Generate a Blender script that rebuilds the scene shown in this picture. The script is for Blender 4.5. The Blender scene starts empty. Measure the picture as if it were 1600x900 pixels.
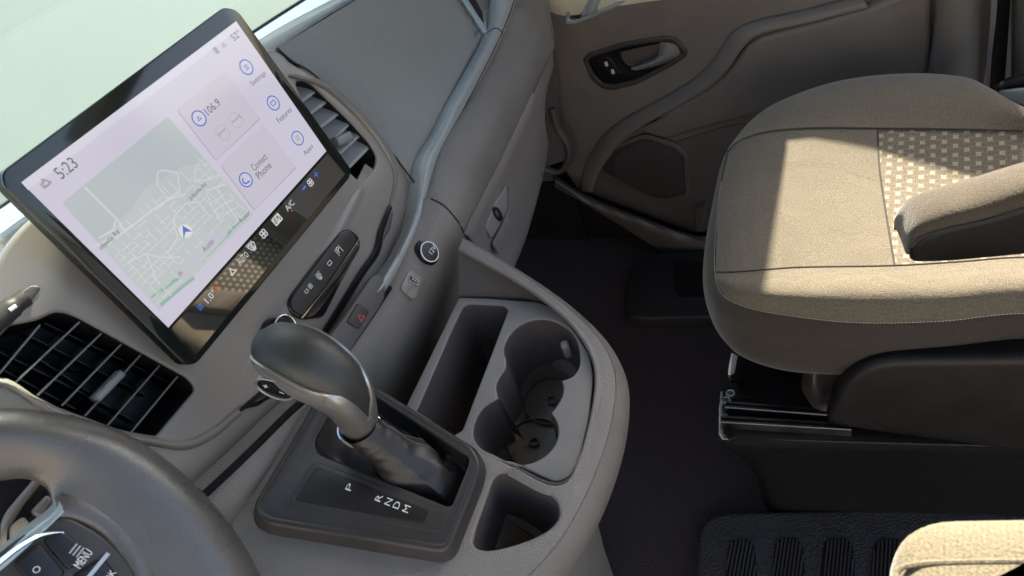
import bpy, bmesh, math, random
from mathutils import Vector, Matrix
random.seed(4)
SC = bpy.context.scene
COL = SC.collection
H = 1.15                       # height of the eye above the cab floor
# ------------------------------------------------------------------ camera
cx = Vector((.370, -.879, -.302)).normalized()
cf = Vector((.601, .4746, -.643)); cf = (cf - cx*cf.dot(cx)).normalized()
cu = cx.cross(cf)
cam = bpy.data.cameras.new('camera'); cam_o = bpy.data.objects.new('camera', cam); COL.objects.link(cam_o)
cam_o.matrix_world = Matrix(((cx.x, cu.x, -cf.x, 0), (cx.y, cu.y, -cf.y, 0), (cx.z, cu.z, -cf.z, H), (0, 0, 0, 1)))
cam.sensor_width = 36; cam.lens = 1100/1600*36; cam.clip_start = .01; cam.clip_end = 2000
cam.dof.use_dof = True; cam.dof.focus_distance = .95; cam.dof.aperture_fstop = 11
SC.camera = cam_o
# ------------------------------------------------------------------ world + sun + exposure
W = bpy.data.worlds.new('World'); SC.world = W; W.use_nodes = True
wt = W.node_tree; bg = wt.nodes['Background']
sky = wt.nodes.new('ShaderNodeTexSky'); sky.sky_type = 'NISHITA'; sky.sun_disc = False
SUN_TO = Vector((1.0, .04, .72)).normalized()
sky.sun_elevation = math.asin(SUN_TO.z); sky.sun_rotation = math.atan2(SUN_TO.x, SUN_TO.y)
sky.air_density = 1.0; sky.dust_density = 3.0
wt.links.new(sky.outputs[0], bg.inputs[0]); bg.inputs[1].default_value = .125
sl = bpy.data.lights.new('sun', 'SUN'); sl.energy = 5.0; sl.angle = math.radians(1.1); sl.color = (1, .90, .72)
so = bpy.data.objects.new('sun', sl); COL.objects.link(so); so.rotation_euler = SUN_TO.to_track_quat('Z', 'Y').to_euler()
so.location = (5, 0, 6)
SC.view_settings.view_transform = 'Standard'; SC.view_settings.look = 'None'
SC.view_settings.exposure = 2.2; SC.view_settings.gamma = 1
SC.cycles.max_bounces = 10; SC.cycles.diffuse_bounces = 6; SC.cycles.transparent_max_bounces = 12

# ------------------------------------------------------------------ geometry of the view: pixel -> point on a given surface
CAMP = Vector((0, 0, H))
def ray(px, py): return (cx*(px-800) - cu*(py-450) + cf*1100)
def PD(px, py, D):
    r = ray(px, py); return CAMP + r*(D/-r.z)
def PY(px, py, Y):
    r = ray(px, py); return CAMP + r*(Y/r.y)
def PX(px, py, X):
    r = ray(px, py); return CAMP + r*(X/r.x)
def LD(p): return [PD(*q) for q in p]
def LY(p): return [PY(*q) for q in p]
def LX(p): return [PX(*q) for q in p]
class Frame:
    def __init__(s, o, v):                       # U is always +X (the reading direction), v = 'up' in the plane
        s.o = Vector(o); s.U = Vector((1, 0, 0)); s.V = Vector(v).normalized(); s.N = s.U.cross(s.V)
    def hit(s, px, py, h=0):
        r = ray(px, py); o = s.o + s.N*h; return CAMP + r*((o-CAMP).dot(s.N)/r.dot(s.N))
    def uv(s, px, py, h=0):
        p = s.hit(px, py, h) - s.o; return (p.dot(s.U), p.dot(s.V))
    def w(s, u, v, h=0): return s.o + s.U*u + s.V*v + s.N*h
    def uvs(s, pts, h=0): return [s.uv(x, y, h) for x, y in pts]
    def pts(s, p, h=0): return [s.hit(x, y, h) for x, y in p]
def Pt(x, y, d): return Vector((x, y, H-d))
FS = Frame(Pt(.40, .6165, .29), (0, .208, 1))      # touchscreen face
FF = Frame(Pt(.40, .63, .396), (0, .30, 1))        # dashboard fascia
FQ = Frame(Pt(.66, .67, .386), (0, .81, 1))        # passenger dash pad
FL = Frame(Pt(.45, .56, .55), (0, .15, 1))         # lower dash face
FK = Frame(Pt(.3, .45, .55), (0, 1, .30))          # console deck
FI = Frame(Pt(.4, .29, .606), (0, 1, .12))         # cupholder insert
class XFrame(Frame):
    def __init__(s, X):                            # the door: U runs towards the rear (right in the picture)
        s.o = Vector((X, 0, H-.8)); s.U = Vector((0, -1, 0)); s.V = Vector((0, 0, 1)); s.N = s.U.cross(s.V)
FD = XFrame(1.27)

def cat(P, n, closed=False, lin=False):
    P = [Vector(p) for p in P]; m = len(P)
    if m == 2 or lin:
        dense = P + ([P[0]] if closed else [])
    else:
        dense = []; segs = m if closed else m-1
        for i in range(segs):
            if closed: a, b, c, d = P[(i-1) % m], P[i], P[(i+1) % m], P[(i+2) % m]
            else: a, b, c, d = P[max(i-1, 0)], P[i], P[i+1], P[min(i+2, m-1)]
            ab = max((b-a).length, 1e-6)**.5; bc = max((c-b).length, 1e-6)**.5; cd = max((d-c).length, 1e-6)**.5
            m1 = (c-b) if a == b else ((c-b)/bc*1.0 + ((b-a)/ab - (c-a)/(ab+bc)))*bc
            m2 = (c-b) if c == d else ((c-b)/bc + ((d-c)/cd - (d-b)/(bc+cd)))*bc
            for k in range(8):
                t = k/8
                dense.append(b*(2*t**3-3*t*t+1) + m1*(t**3-2*t*t+t) + c*(-2*t**3+3*t*t) + m2*(t**3-t*t))
        dense.append(P[0].copy() if closed else P[-1].copy())
    L = [0]
    for i in range(1, len(dense)): L.append(L[-1] + (dense[i]-dense[i-1]).length)
    tot = L[-1]; out = []; j = 0; cnt = n if closed else n-1
    for i in range(n):
        s = tot*i/max(cnt, 1)
        while j < len(L)-2 and L[j+1] < s: j += 1
        seg = L[j+1]-L[j]; t = (s-L[j])/seg if seg > 0 else 0
        out.append(dense[j].lerp(dense[j+1], min(max(t, 0), 1)))
    return out
def rnd(P, r, n=4):
    """polygon (2-D) with its corners rounded by r"""
    P = [Vector(p[:2]) for p in P]; out = []; m = len(P)
    rr = r if isinstance(r, (list, tuple)) else [r]*m
    for i in range(m):
        a, b, c = P[i-1], P[i], P[(i+1) % m]
        d1 = (a-b); d2 = (c-b); q = min(rr[i], d1.length*.45, d2.length*.45)
        if q < 1e-6: out.append(b); continue
        s = b + d1.normalized()*q; e = b + d2.normalized()*q
        for k in range(n+1):
            t = k/n; out.append(s*(1-t)**2 + b*2*t*(1-t) + e*t*t)
    return out
# ------------------------------------------------------------------ materials
MAT = {}
def mat(name, col, rough=.5, metal=0, grain=None, gs=.3, var=0., vs=30, coat=0, spec=.5, ior=None, sheen=0, emit=None, es=0, weave=None):
    m = bpy.data.materials.new(name); m.use_nodes = True; MAT[name] = m
    nt = m.node_tree; b = nt.nodes['Principled BSDF']; N = nt.nodes.new; Lk = nt.links.new
    b.inputs['Base Color'].default_value = (*col, 1); b.inputs['Roughness'].default_value = rough
    b.inputs['Metallic'].default_value = metal; b.inputs['Specular IOR Level'].default_value = spec
    b.inputs['Coat Weight'].default_value = coat; b.inputs['Coat Roughness'].default_value = .08
    if ior: b.inputs['IOR'].default_value = ior
    if sheen: b.inputs['Sheen Weight'].default_value = sheen; b.inputs['Sheen Roughness'].default_value = .5
    if emit: b.inputs['Emission Color'].default_value = (*emit, 1); b.inputs['Emission Strength'].default_value = es
    tc = N('ShaderNodeTexCoord')
    if var:
        no = N('ShaderNodeTexNoise'); no.inputs['Scale'].default_value = vs; no.inputs['Detail'].default_value = 6
        Lk(tc.outputs['Object'], no.inputs['Vector'])
        mp = N('ShaderNodeMapRange'); mp.inputs[1].default_value = .3; mp.inputs[2].default_value = .7
        mp.inputs[3].default_value = 1-var; mp.inputs[4].default_value = 1+var; Lk(no.outputs[0], mp.inputs[0])
        mx = N('ShaderNodeVectorMath'); mx.operation = 'SCALE'; mx.inputs[0].default_value = col; Lk(mp.outputs[0], mx.inputs['Scale'])
        Lk(mx.outputs[0], b.inputs['Base Color'])
        m2 = N('ShaderNodeMapRange'); m2.inputs[1].default_value = .3; m2.inputs[2].default_value = .7
        m2.inputs[3].default_value = max(rough-.06, .02); m2.inputs[4].default_value = min(rough+.06, 1); Lk(no.outputs[0], m2.inputs[0])
        if rough > .15: Lk(m2.outputs[0], b.inputs['Roughness'])
    if grain:
        v = N('ShaderNodeTexVoronoi'); v.feature = 'SMOOTH_F1'; v.inputs['Scale'].default_value = grain
        no2 = N('ShaderNodeTexNoise'); no2.inputs['Scale'].default_value = grain*.7; no2.inputs['Detail'].default_value = 3
        Lk(tc.outputs['Object'], v.inputs['Vector']); Lk(tc.outputs['Object'], no2.inputs['Vector'])
        ad = N('ShaderNodeMath'); ad.operation = 'ADD'; Lk(v.outputs['Distance'], ad.inputs[0]); Lk(no2.outputs[0], ad.inputs[1])
        bp = N('ShaderNodeBump'); bp.inputs['Strength'].default_value = gs; bp.inputs['Distance'].default_value = .8/grain
        Lk(ad.outputs[0], bp.inputs['Height']); Lk(bp.outputs[0], b.inputs['Normal'])
    return m
def fabric(name, col, pattern=False, amp=.28, rib=900, sheen=.3, sqc=(.27, .25, .19)):
    """woven cloth: fine ribs and speckle; with pattern=True the basket weave with pale squares"""
    m = bpy.data.materials.new(name); m.use_nodes = True; MAT[name] = m
    nt = m.node_tree; b = nt.nodes['Principled BSDF']; N = nt.nodes.new; Lk = nt.links.new
    b.inputs['Roughness'].default_value = .9; b.inputs['Specular IOR Level'].default_value = .15
    b.inputs['Sheen Weight'].default_value = sheen; b.inputs['Sheen Roughness'].default_value = .4
    tc = N('ShaderNodeTexCoord')
    def math_(op, a, c=None, cl=False):
        q = N('ShaderNodeMath'); q.operation = op; q.use_clamp = cl
        for i, x in enumerate((a, c)):
            if x is None: continue
            if isinstance(x, (int, float)): q.inputs[i].default_value = x
            else: Lk(x, q.inputs[i])
        return q.outputs[0]
    sp = N('ShaderNodeSeparateXYZ'); Lk(tc.outputs['Object'], sp.inputs[0])
    no = N('ShaderNodeTexNoise'); no.inputs['Scale'].default_value = 600; no.inputs['Detail'].default_value = 2
    Lk(tc.outputs['Object'], no.inputs['Vector'])
    big = N('ShaderNodeTexNoise'); big.inputs['Scale'].default_value = 14; Lk(tc.outputs['Object'], big.inputs['Vector'])
    r1 = math_('SINE', math_('MULTIPLY', sp.outputs[1], rib*3.3)); r2 = math_('SINE', math_('MULTIPLY', sp.outputs[0], rib*2.3))
    r3 = math_('SINE', math_('MULTIPLY', sp.outputs[2], rib*2.3))
    ribs = math_('ADD', math_('MULTIPLY', r1, .10), math_('MULTIPLY', math_('ADD', r2, r3), .05))
    f = math_('ADD', math_('MULTIPLY', math_('SUBTRACT', no.outputs[0], .5), 2.2*amp/.28), ribs)
    f = math_('ADD', f, math_('MULTIPLY', math_('SUBTRACT', big.outputs[0], .5), .35))
    fac = math_('ADD', 1.0, math_('MULTIPLY', f, .55))
    hgt = f
    base = N('ShaderNodeRGB'); base.outputs[0].default_value = (*col, 1); colout = base.outputs[0]
    if pattern:
        u = math_('DIVIDE', sp.outputs[1], .0255); v = math_('DIVIDE', sp.outputs[0], .0168)
        def tri(x): return math_('ABSOLUTE', math_('SUBTRACT', math_('FRACT', math_('ADD', x, .5)), .5))   # 0 at integers
        def sq(du, dv):
            a = math_('LESS_THAN', tri(math_('ADD', u, du)), .115); c = math_('LESS_THAN', tri(math_('ADD', v, dv)), .21)
            return math_('MULTIPLY', a, c)
        s = math_('ADD', sq(0, 0), sq(.5, .5), True)
        # the strands of the basket weave: short dark joints
        row = math_('MULTIPLY', v, 2.0); j1 = math_('LESS_THAN', tri(math_('ADD', row, math_('MULTIPLY', math_('SINE', math_('MULTIPLY', u, 6.283)), .12))), .07)
        j2 = math_('LESS_THAN', tri(math_('ADD', math_('MULTIPLY', u, 2.0), math_('MULTIPLY', math_('FLOOR', row), .5))), .035)
        jn = math_('MULTIPLY', math_('MAXIMUM', j1, j2), math_('SUBTRACT', 1.0, s))
        m1 = N('ShaderNodeMix'); m1.data_type = 'RGBA'; Lk(s, m1.inputs[0]); Lk(colout, m1.inputs[6]); m1.inputs[7].default_value = (*sqc, 1)
        m2 = N('ShaderNodeMix'); m2.data_type = 'RGBA'; Lk(math_('MULTIPLY', jn, .55), m2.inputs[0]); Lk(m1.outputs[2], m2.inputs[6]); m2.inputs[7].default_value = (.06, .05, .042, 1)
        colout = m2.outputs[2]; hgt = math_('SUBTRACT', math_('ADD', f, math_('MULTIPLY', s, 1.0)), math_('MULTIPLY', jn, 1.6))
    mx = N('ShaderNodeVectorMath'); mx.operation = 'SCALE'; Lk(colout, mx.inputs[0]); Lk(fac, mx.inputs['Scale'])
    Lk(mx.outputs[0], b.inputs['Base Color'])
    bp = N('ShaderNodeBump'); bp.inputs['Strength'].default_value = .5; bp.inputs['Distance'].default_value = .0006
    Lk(hgt, bp.inputs['Height']); Lk(bp.outputs[0], b.inputs['Normal'])
    wr = N('ShaderNodeTexNoise'); wr.inputs['Scale'].default_value = 17; wr.inputs['Detail'].default_value = 3; wr.inputs['Distortion'].default_value = 1.2
    Lk(tc.outputs['Object'], wr.inputs['Vector'])
    b2 = N('ShaderNodeBump'); b2.inputs['Strength'].default_value = .5; b2.inputs['Distance'].default_value = .0032
    Lk(wr.outputs[0], b2.inputs['Height']); Lk(b2.outputs[0], bp.inputs['Normal'])
    return m
TAUPE = (.176, .158, .143)
mat('taupe_plastic', TAUPE, .41, spec=.6, grain=820, gs=.8, var=.09, vs=14)
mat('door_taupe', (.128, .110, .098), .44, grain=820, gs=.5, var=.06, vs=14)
mat('lever_grey', (.17, .16, .155), .28, spec=.7)
mat('grille_grey', (.022, .019, .019), .55)
mat('grille_dot', (.10, .09, .088), .5)
mat('taupe_smooth', (.215, .190, .173), .33, spec=.65, var=.05, vs=9, grain=1400, gs=.10)
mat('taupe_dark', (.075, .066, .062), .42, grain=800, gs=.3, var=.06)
mat('pad_grey', (.235, .236, .220), .46, grain=900, gs=1.0, var=.05, vs=10)
mat('band_blue', (.27, .287, .285), .34, grain=900, gs=.15)
mat('insert_grey', (.195, .178, .166), .50, grain=1500, gs=.12, var=.04, vs=25)
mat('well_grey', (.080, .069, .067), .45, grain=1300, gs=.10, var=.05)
mat('plinth', (.042, .037, .036), .38, spec=.35, var=.08, vs=18, grain=1500, gs=.08)
mat('letter_panel', (.016, .013, .012), .42, spec=.35, var=.08)
mat('black_plastic', (.0075, .0065, .0068), .42, spec=.3, grain=900, gs=.35, var=.1)
mat('black_satin', (.0075, .007, .0072), .30, spec=.35, grain=1200, gs=.12)
mat('black_gloss', (.010, .010, .011), .07, coat=.6)
mat('black_matt', (.006, .005, .0055), .75, spec=.2)
mat('gap', (.008, .007, .007), .8)
mat('rubber_seal', (.03, .032, .032), .5)
mat('rubber_mat', (.030, .028, .030), .50, spec=.4, grain=420, gs=1.0, var=.12)
mat('rib_rubber', (.034, .032, .034), .42, spec=.4)
mat('carpet', (.046, .037, .042), .95, grain=420, gs=1.0, var=.5, vs=500, spec=.2)
mat('leather_grip', (.032, .032, .029), .42, grain=1100, gs=.25, var=.08)
mat('leather_wheel', (.080, .072, .067), .28, spec=.7, grain=1200, gs=.25, var=.10, vs=16)
mat('leather_boot', (.024, .020, .020), .40, spec=.45, grain=600, gs=.2, var=.1)
mat('satin_metal', (.42, .395, .38), .30, metal=.75, spec=.8)
mat('chrome', (.86, .86, .86), .10, metal=1)
mat('steel', (.42, .42, .42), .28, metal=1, var=.2, vs=60)
mat('dark_metal', (.13, .125, .12), .38, metal=1, var=.2, vs=30)
mat('vent_black', (.013, .0125, .014), .45, spec=.3)
mat('vent_blade', (.032, .031, .033), .40, spec=.3)
mat('slat_edge', (.13, .125, .125), .35)
mat('vent_grey', (.20, .21, .22), .35, grain=1300, gs=.1)
mat('ledge_glare', (.56, .53, .42), .45, grain=900, gs=.3, var=.08)
mat('silver_blue', (.42, .48, .49), .25, metal=.5)
mat('belt', (.17, .17, .18), .5, grain=1500, gs=.3)
mat('white_metal', (.75, .75, .75), .25, metal=.6)
mat('glare_white', (.78, .79, .76), .45)
mat('print_white', (.82, .82, .82), .5)
mat('print_red', (.45, .04, .04), .5)
mat('print_dark', (.03, .03, .03), .6)
mat('bounce_white', (.27, .255, .235), .9)
mat('concrete', (.073, .088, .083), .9, var=.06, vs=1.2)
mat('green_glass_edge', (.2, .3, .25), .1)
mat('screen_black', (.010, .012, .011), .06, ior=1.5)
mat('bar_gloss', (.007, .007, .008), .03, ior=3.4)
mat('black_step', (.018, .017, .019), .5, spec=.35)
mat('headliner', (.48, .45, .40), .9, var=.03)
mat('thread', (.42, .37, .30), .7)
mat('seam_dark', (.035, .03, .026), .9)
fabric('cloth_tan', (.118, .101, .074))
fabric('cloth_dark', (.068, .055, .040))
fabric('cloth_taupe', (.039, .032, .026), amp=.2)
fabric('cloth_weave', (.142, .118, .086), pattern=True)
fabric('cloth_cream', (.155, .132, .090), amp=.3, rib=600)
UI_E = .150
def ui(name, col, rough=.12):
    return mat(name, (.02, .02, .02), rough, ior=1.6, emit=col, es=UI_E)
ui('ui_bg', (.82, .78, .94)); ui('ui_top', (.90, .87, 1.0)); ui('ui_map', (.64, .70, .735)); ui('ui_card', (.78, .73, .86)); ui('ui_shadow', (.62, .58, .70))
ui('ui_road', (.88, .90, .92)); ui('ui_block', (.70, .75, .76)); ui('ui_green', (.38, .62, .52)); ui('ui_text', (.17, .17, .21)); ui('ui_blue', (.10, .22, .75))
ui('ui_grey', (.45, .42, .50)); ui('ui_white', (.98, .98, 1)); ui('ui_pill', (.74, .74, .82)); ui('icon_white', (.85, .85, .85)); ui('icon_red', (.75, .12, .06)); ui('icon_blue', (.10, .22, .9))
# thin tinted glass
g = bpy.data.materials.new('windscreen_glass'); g.use_nodes = True; MAT['windscreen_glass'] = g
nt = g.node_tree; nt.nodes.clear(); out = nt.nodes.new('ShaderNodeOutputMaterial'); tr = nt.nodes.new('ShaderNodeBsdfTransparent'); gl = nt.nodes.new('ShaderNodeBsdfGlossy')
tr.inputs[0].default_value = (.90, .97, .94, 1); gl.inputs[1].default_value = .02; mx = nt.nodes.new('ShaderNodeMixShader')
mx.inputs[0].default_value = .035
nt.links.new(tr.outputs[0], mx.inputs[1]); nt.links.new(gl.outputs[0], mx.inputs[2]); nt.links.new(mx.outputs[0], out.inputs[0])

# ------------------------------------------------------------------ object helpers
def thing(name, label, cat_, loc=(0, 0, 0), group=None):
    o = bpy.data.objects.new(name, None); COL.objects.link(o); o.location = loc; o.empty_display_size = .05
    o['label'] = label; o['category'] = cat_
    if group: o['group'] = group
    return o
def link(name, me, m, parent=None, label=None, kind=None, cat_=None, sharp=40):
    if sharp is not None:
        for p in me.polygons: p.use_smooth = True
        me.set_sharp_from_angle(angle=math.radians(sharp))
    o = bpy.data.objects.new(name, me); COL.objects.link(o)
    if m is not None and not me.materials: me.materials.append(MAT[m])
    if parent:
        o.parent = parent
        q = parent; off = Vector((0, 0, 0))
        while q: off += Vector(q.location); q = q.parent
        o.location = -off
    if label: o['label'] = label
    if kind: o['kind'] = kind
    if cat_: o['category'] = cat_
    return o
def mk(name, V, F, m, parent=None, face_cam=False, **k):
    me = bpy.data.meshes.new(name); me.from_pydata([tuple(v) for v in V], [], F); me.validate()
    bm = bmesh.new(); bm.from_mesh(me)
    bmesh.ops.remove_doubles(bm, verts=bm.verts, dist=1e-6)
    if face_cam:
        s = 0
        for f in bm.faces: s += f.normal.dot((CAMP-f.calc_center_median()))*f.calc_area()
        if s < 0: bmesh.ops.reverse_faces(bm, faces=bm.faces)
    else: bmesh.ops.recalc_face_normals(bm, faces=bm.faces)
    bm.to_mesh(me); bm.free()
    return link(name, me, m, parent, **k)
def patch(name, lines, nu, nv, m, parent=None, lin=False, thick=.003, **k):
    """smooth skin through a family of 3-D lines; given a real thickness behind it"""
    R = [cat(l, nu) for l in lines]; cols = [cat([R[j][i] for j in range(len(R))], nv, lin=lin) for i in range(nu)]
    V = [cols[i][j] for i in range(nu) for j in range(nv)]
    F = [(i*nv+j, (i+1)*nv+j, (i+1)*nv+j+1, i*nv+j+1) for i in range(nu-1) for j in range(nv-1)]
    if thick:
        me = bpy.data.meshes.new(name); me.from_pydata([tuple(v) for v in V], [], F)
        bm = bmesh.new(); bm.from_mesh(me); bm.normal_update()
        s = sum(f.normal.dot(CAMP-f.calc_center_median())*f.calc_area() for f in bm.faces)
        sg = 1 if s > 0 else -1
        n = len(V); V2 = [Vector(v.co) - v.normal*sg*thick for v in bm.verts]; bm.free(); bpy.data.meshes.remove(me)
        idx = lambda i, j: i*nv+j
        F2 = [tuple(reversed([a+n for a in f])) for f in F]
        rim = [idx(i, 0) for i in range(nu)] + [idx(nu-1, j) for j in range(1, nv)] + [idx(i, nv-1) for i in range(nu-2, -1, -1)] + [idx(0, j) for j in range(nv-2, 0, -1)]
        F3 = [(rim[q], rim[q-1], rim[q-1]+n, rim[q]+n) for q in range(len(rim))]
        V = V + V2; F = F + F2 + F3
    return mk(name, V, F, m, parent, **k)
def area2(L): return sum(L[i-1][0]*L[i][1]-L[i][0]*L[i-1][1] for i in range(len(L)))/2
def offset(L, d):
    """move a closed 2-D loop along its left normal by d"""
    n = len(L); out = []
    for i in range(n):
        a = Vector(L[i-1][:2]); b = Vector(L[i][:2]); c = Vector(L[(i+1) % n][:2])
        t1 = (b-a); t2 = (c-b)
        if t1.length < 1e-7: t1 = t2
        if t2.length < 1e-7: t2 = t1
        t1 = t1.normalized(); t2 = t2.normalized(); n1 = Vector((-t1.y, t1.x)); n2 = Vector((-t2.y, t2.x)); nn = (n1+n2)
        if nn.length < 1e-6: nn = n1
        nn.normalize(); out.append(b + nn*(d/max(nn.dot(n1), .5)))
    return out
def plate(name, fr, loop, holes, h, t, bev, m, parent=None, nb=3, hbev=None, **k):
    """flat piece on a frame: outline + holes, top at height h, thickness t, edges rounded by bev"""
    V = []; F = []; tops = []; bots = []
    hbev = bev if hbev is None else hbev
    for li, lp in enumerate([loop]+list(holes)):
        lp = [Vector(p[:2]) for p in lp]
        q = [lp[0]]
        for p in lp[1:]:
            if (p-q[-1]).length > 2e-5: q.append(p)
        if (q[0]-q[-1]).length < 2e-5: q.pop()
        lp = q
        if (area2(lp) < 0) == (li == 0): lp.reverse()      # outline CCW, holes CW: left normal points into the material
        b = bev if li == 0 else hbev
        rings = [(0, h-t)] + ([(0, h-b)] if b > 0 else [])
        for s in range(1, nb+1):
            a = math.pi/2*s/nb
            if b > 0: rings.append((b*(1-math.cos(a)), h-b+b*math.sin(a)))
        if b <= 0: rings.append((0, h))
        n = len(lp); base = len(V)
        for d, z in rings:
            for p in (offset(lp, d) if d else lp): V.append(fr.w(p[0], p[1], z))
        for r in range(len(rings)-1):
            for i in range(n):
                j = (i+1) % n; F.append((base+r*n+i, base+r*n+j, base+(r+1)*n+j, base+(r+1)*n+i))
        bots.append([base+i for i in range(n)]); tops.append([base+(len(rings)-1)*n+i for i in range(n)])
    me = bpy.data.meshes.new(name); bm = bmesh.new()
    vs = [bm.verts.new(v) for v in V]
    for f in F:
        try: bm.faces.new([vs[i] for i in f])
        except ValueError: pass
    for grp in (tops, bots):
        ed = []
        for lp in grp:
            for i in range(len(lp)):
                a, c = vs[lp[i-1]], vs[lp[i]]; e = bm.edges.get((a, c)) or bm.edges.new((a, c)); ed.append(e)
        bmesh.ops.triangle_fill(bm, edges=ed, use_beauty=True, use_dissolve=False)
    bmesh.ops.recalc_face_normals(bm, faces=bm.faces)
    bm.to_mesh(me); bm.free()
    return link(name, me, m, parent, **k)
def loft(name, rings, m, parent=None, cap0=True, cap1=True, closed=True, **k):
    n = len(rings[0]); V = [p for r in rings for p in r]; F = []
    for a in range(len(rings)-1):
        for i in range(n if closed else n-1):
            j = (i+1) % n; F.append((a*n+i, a*n+j, (a+1)*n+j, (a+1)*n+i))
    if cap0: F.append(tuple(range(n)))
    if cap1: F.append(tuple((len(rings)-1)*n+i for i in range(n)))
    return mk(name, V, F, m, parent, **k)
def well(name, fr, loop, h0, depth, m, parent=None, shrink=.003, fil=.006, **k):
    lp = [Vector(p[:2]) for p in loop]
    if area2(lp) < 0: lp.reverse()
    rings = []
    for d, z in [(0, h0), (shrink*.5, h0-depth*.5), (shrink, h0-depth+fil), (shrink+fil*.3, h0-depth+fil*.3), (shrink+fil, h0-depth)]:
        rings.append([fr.w(p[0], p[1], z) for p in offset(lp, d)])
    out = [[fr.w(p[0], p[1], z) for p in offset(lp, -.0025)] for z in (h0-depth-.003, h0)]
    return loft(name, [out[1]]+[out[0]][:0]+rings, m, parent, cap0=False, cap1=True, **k)
def tube(name, P, r, m, parent=None, n=10, sub=None, **k):
    P = cat(P, sub) if sub else [Vector(p) for p in P]
    rr = r if isinstance(r, (list, tuple)) else [r]*len(P)
    if len(rr) != len(P): rr = [rr[min(int(i*len(rr)/len(P)), len(rr)-1)] for i in range(len(P))]
    rings = []; up = None
    for i, p in enumerate(P):
        t = (P[min(i+1, len(P)-1)]-P[max(i-1, 0)]).normalized()
        if up is None: up = Vector((0, 0, 1)) if abs(t.z) < .9 else Vector((1, 0, 0))
        a = (up-t*up.dot(t)).normalized(); up = a; b = t.cross(a)
        rings.append([p+(a*math.cos(2*math.pi*q/n)+b*math.sin(2*math.pi*q/n))*rr[i] for q in range(n)])
    return loft(name, rings, m, parent, **k)
def disc(name, fr, px, py, r, h0, h1, m, parent=None, bev=.001, hole=None, n=40, asp=1, uv=None, **k):
    u, v = uv or fr.uv(px, py, h1)
    lp = [(u+r*math.cos(2*math.pi*i/n), v+asp*r*math.sin(2*math.pi*i/n)) for i in range(n)]
    ho = [[(u+hole*math.cos(2*math.pi*i/n), v+asp*hole*math.sin(2*math.pi*i/n)) for i in range(n)]] if hole else []
    return plate(name, fr, lp, ho, h1, h1-h0, bev, m, parent, **k)
def pp(name, fr, px, h, t, bev, m, parent=None, r=.003, holes=(), hr=.003, smooth=False, **k):
    """plate whose outline is read off the photograph onto its plane"""
    lp = fr.uvs(px, h); lp = [tuple(p[:2]) for p in cat([(*p, 0) for p in lp], 72, True)] if smooth else rnd(lp, r)
    hl = []
    for q in holes:
        q = fr.uvs(q, h); hl.append([tuple(p[:2]) for p in cat([(*p, 0) for p in q], 90, True)] if smooth else rnd(q, hr))
    return plate(name, fr, lp, hl, h, t, bev, m, parent, **k)
FONT_CACHE = {}
def text(s, fr, p0, p1, m, parent=None, h=.0006, name='lettering', ht=None, **k):
    """flat print: centred between two pixels, as wide as they are apart"""
    cu_ = bpy.data.curves.new('t', 'FONT'); cu_.body = s; cu_.align_x = 'CENTER'; cu_.align_y = 'CENTER'; cu_.resolution_u = 2
    o = bpy.data.objects.new('t', cu_); COL.objects.link(o); bpy.context.view_layer.update()
    me = bpy.data.meshes.new_from_object(o.evaluated_get(bpy.context.evaluated_depsgraph_get()))
    bpy.data.objects.remove(o); bpy.data.curves.remove(cu_)
    xs = [v.co.x for v in me.vertices]; ys = [v.co.y for v in me.vertices]
    w = max(xs)-min(xs); hh = max(ys)-min(ys); mx_ = (max(xs)+min(xs))/2; my = (max(ys)+min(ys))/2
    a = fr.uv(*p0, h); b = fr.uv(*p1, h); c = ((a[0]+b[0])/2, (a[1]+b[1])/2)
    wid = math.hypot(a[0]-b[0], a[1]-b[1]); sx = wid/w; sy = (ht/hh) if ht else sx
    for v in me.vertices: v.co = fr.w(c[0]+(v.co.x-mx_)*sx, c[1]+(v.co.y-my)*sy, h)
    return link(name, me, m, parent, sharp=None, **k)
def strokes(name, fr, polys, wd, h, m, parent=None, closed=False, uv=False, **k):
    """flat printed lines (icons, roads) on a frame"""
    V = []; F = []
    for P in polys:
        P = [Vector(p) for p in (P if uv else fr.uvs(P, h))]
        for i in range(len(P)-(0 if closed else 1)):
            a, b = P[i], P[(i+1) % len(P)]; d = b-a
            if d.length < 1e-6: continue
            d.normalize(); n = Vector((-d.y, d.x))*wd/2; a = a-d*wd*.3; b = b+d*wd*.3; q = len(V)
            for p in (a+n, a-n, b-n, b+n): V.append(fr.w(p.x, p.y, h))
            F.append((q, q+1, q+2, q+3))
    me = bpy.data.meshes.new(name); me.from_pydata([tuple(v) for v in V], [], F)
    return link(name, me, m, parent, sharp=None, **k)
def flat(name, fr, px, h, m, parent=None, r=0., uv=False, **k):
    lp = [Vector(p) for p in (px if uv else fr.uvs(px, h))]
    if r: lp = rnd(lp, r)
    if area2(lp) < 0: lp = lp[::-1]
    me = bpy.data.meshes.new(name); me.from_pydata([tuple(fr.w(p[0], p[1], h)) for p in lp], [], [tuple(range(len(lp)))])
    return link(name, me, m, parent, sharp=None, **k)
def box(name, lo, hi, m, parent=None, bev=.004, seg=3, rot=None, **k):
    bm = bmesh.new(); bmesh.ops.create_cube(bm, size=1)
    lo = Vector(lo); hi = Vector(hi); c = (lo+hi)/2; s = hi-lo
    for v in bm.verts: v.co = Vector((v.co.x*s.x, v.co.y*s.y, v.co.z*s.z))
    if bev: bmesh.ops.bevel(bm, geom=bm.edges[:], offset=bev, segments=seg, affect='EDGES', profile=.5)
    for v in bm.verts:
        if rot: v.co = rot @ v.co
        v.co += c
    me = bpy.data.meshes.new(name); bm.to_mesh(me); bm.free()
    return link(name, me, m, parent, **k)
def setting(o): o['kind'] = 'structure'; return o

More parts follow.
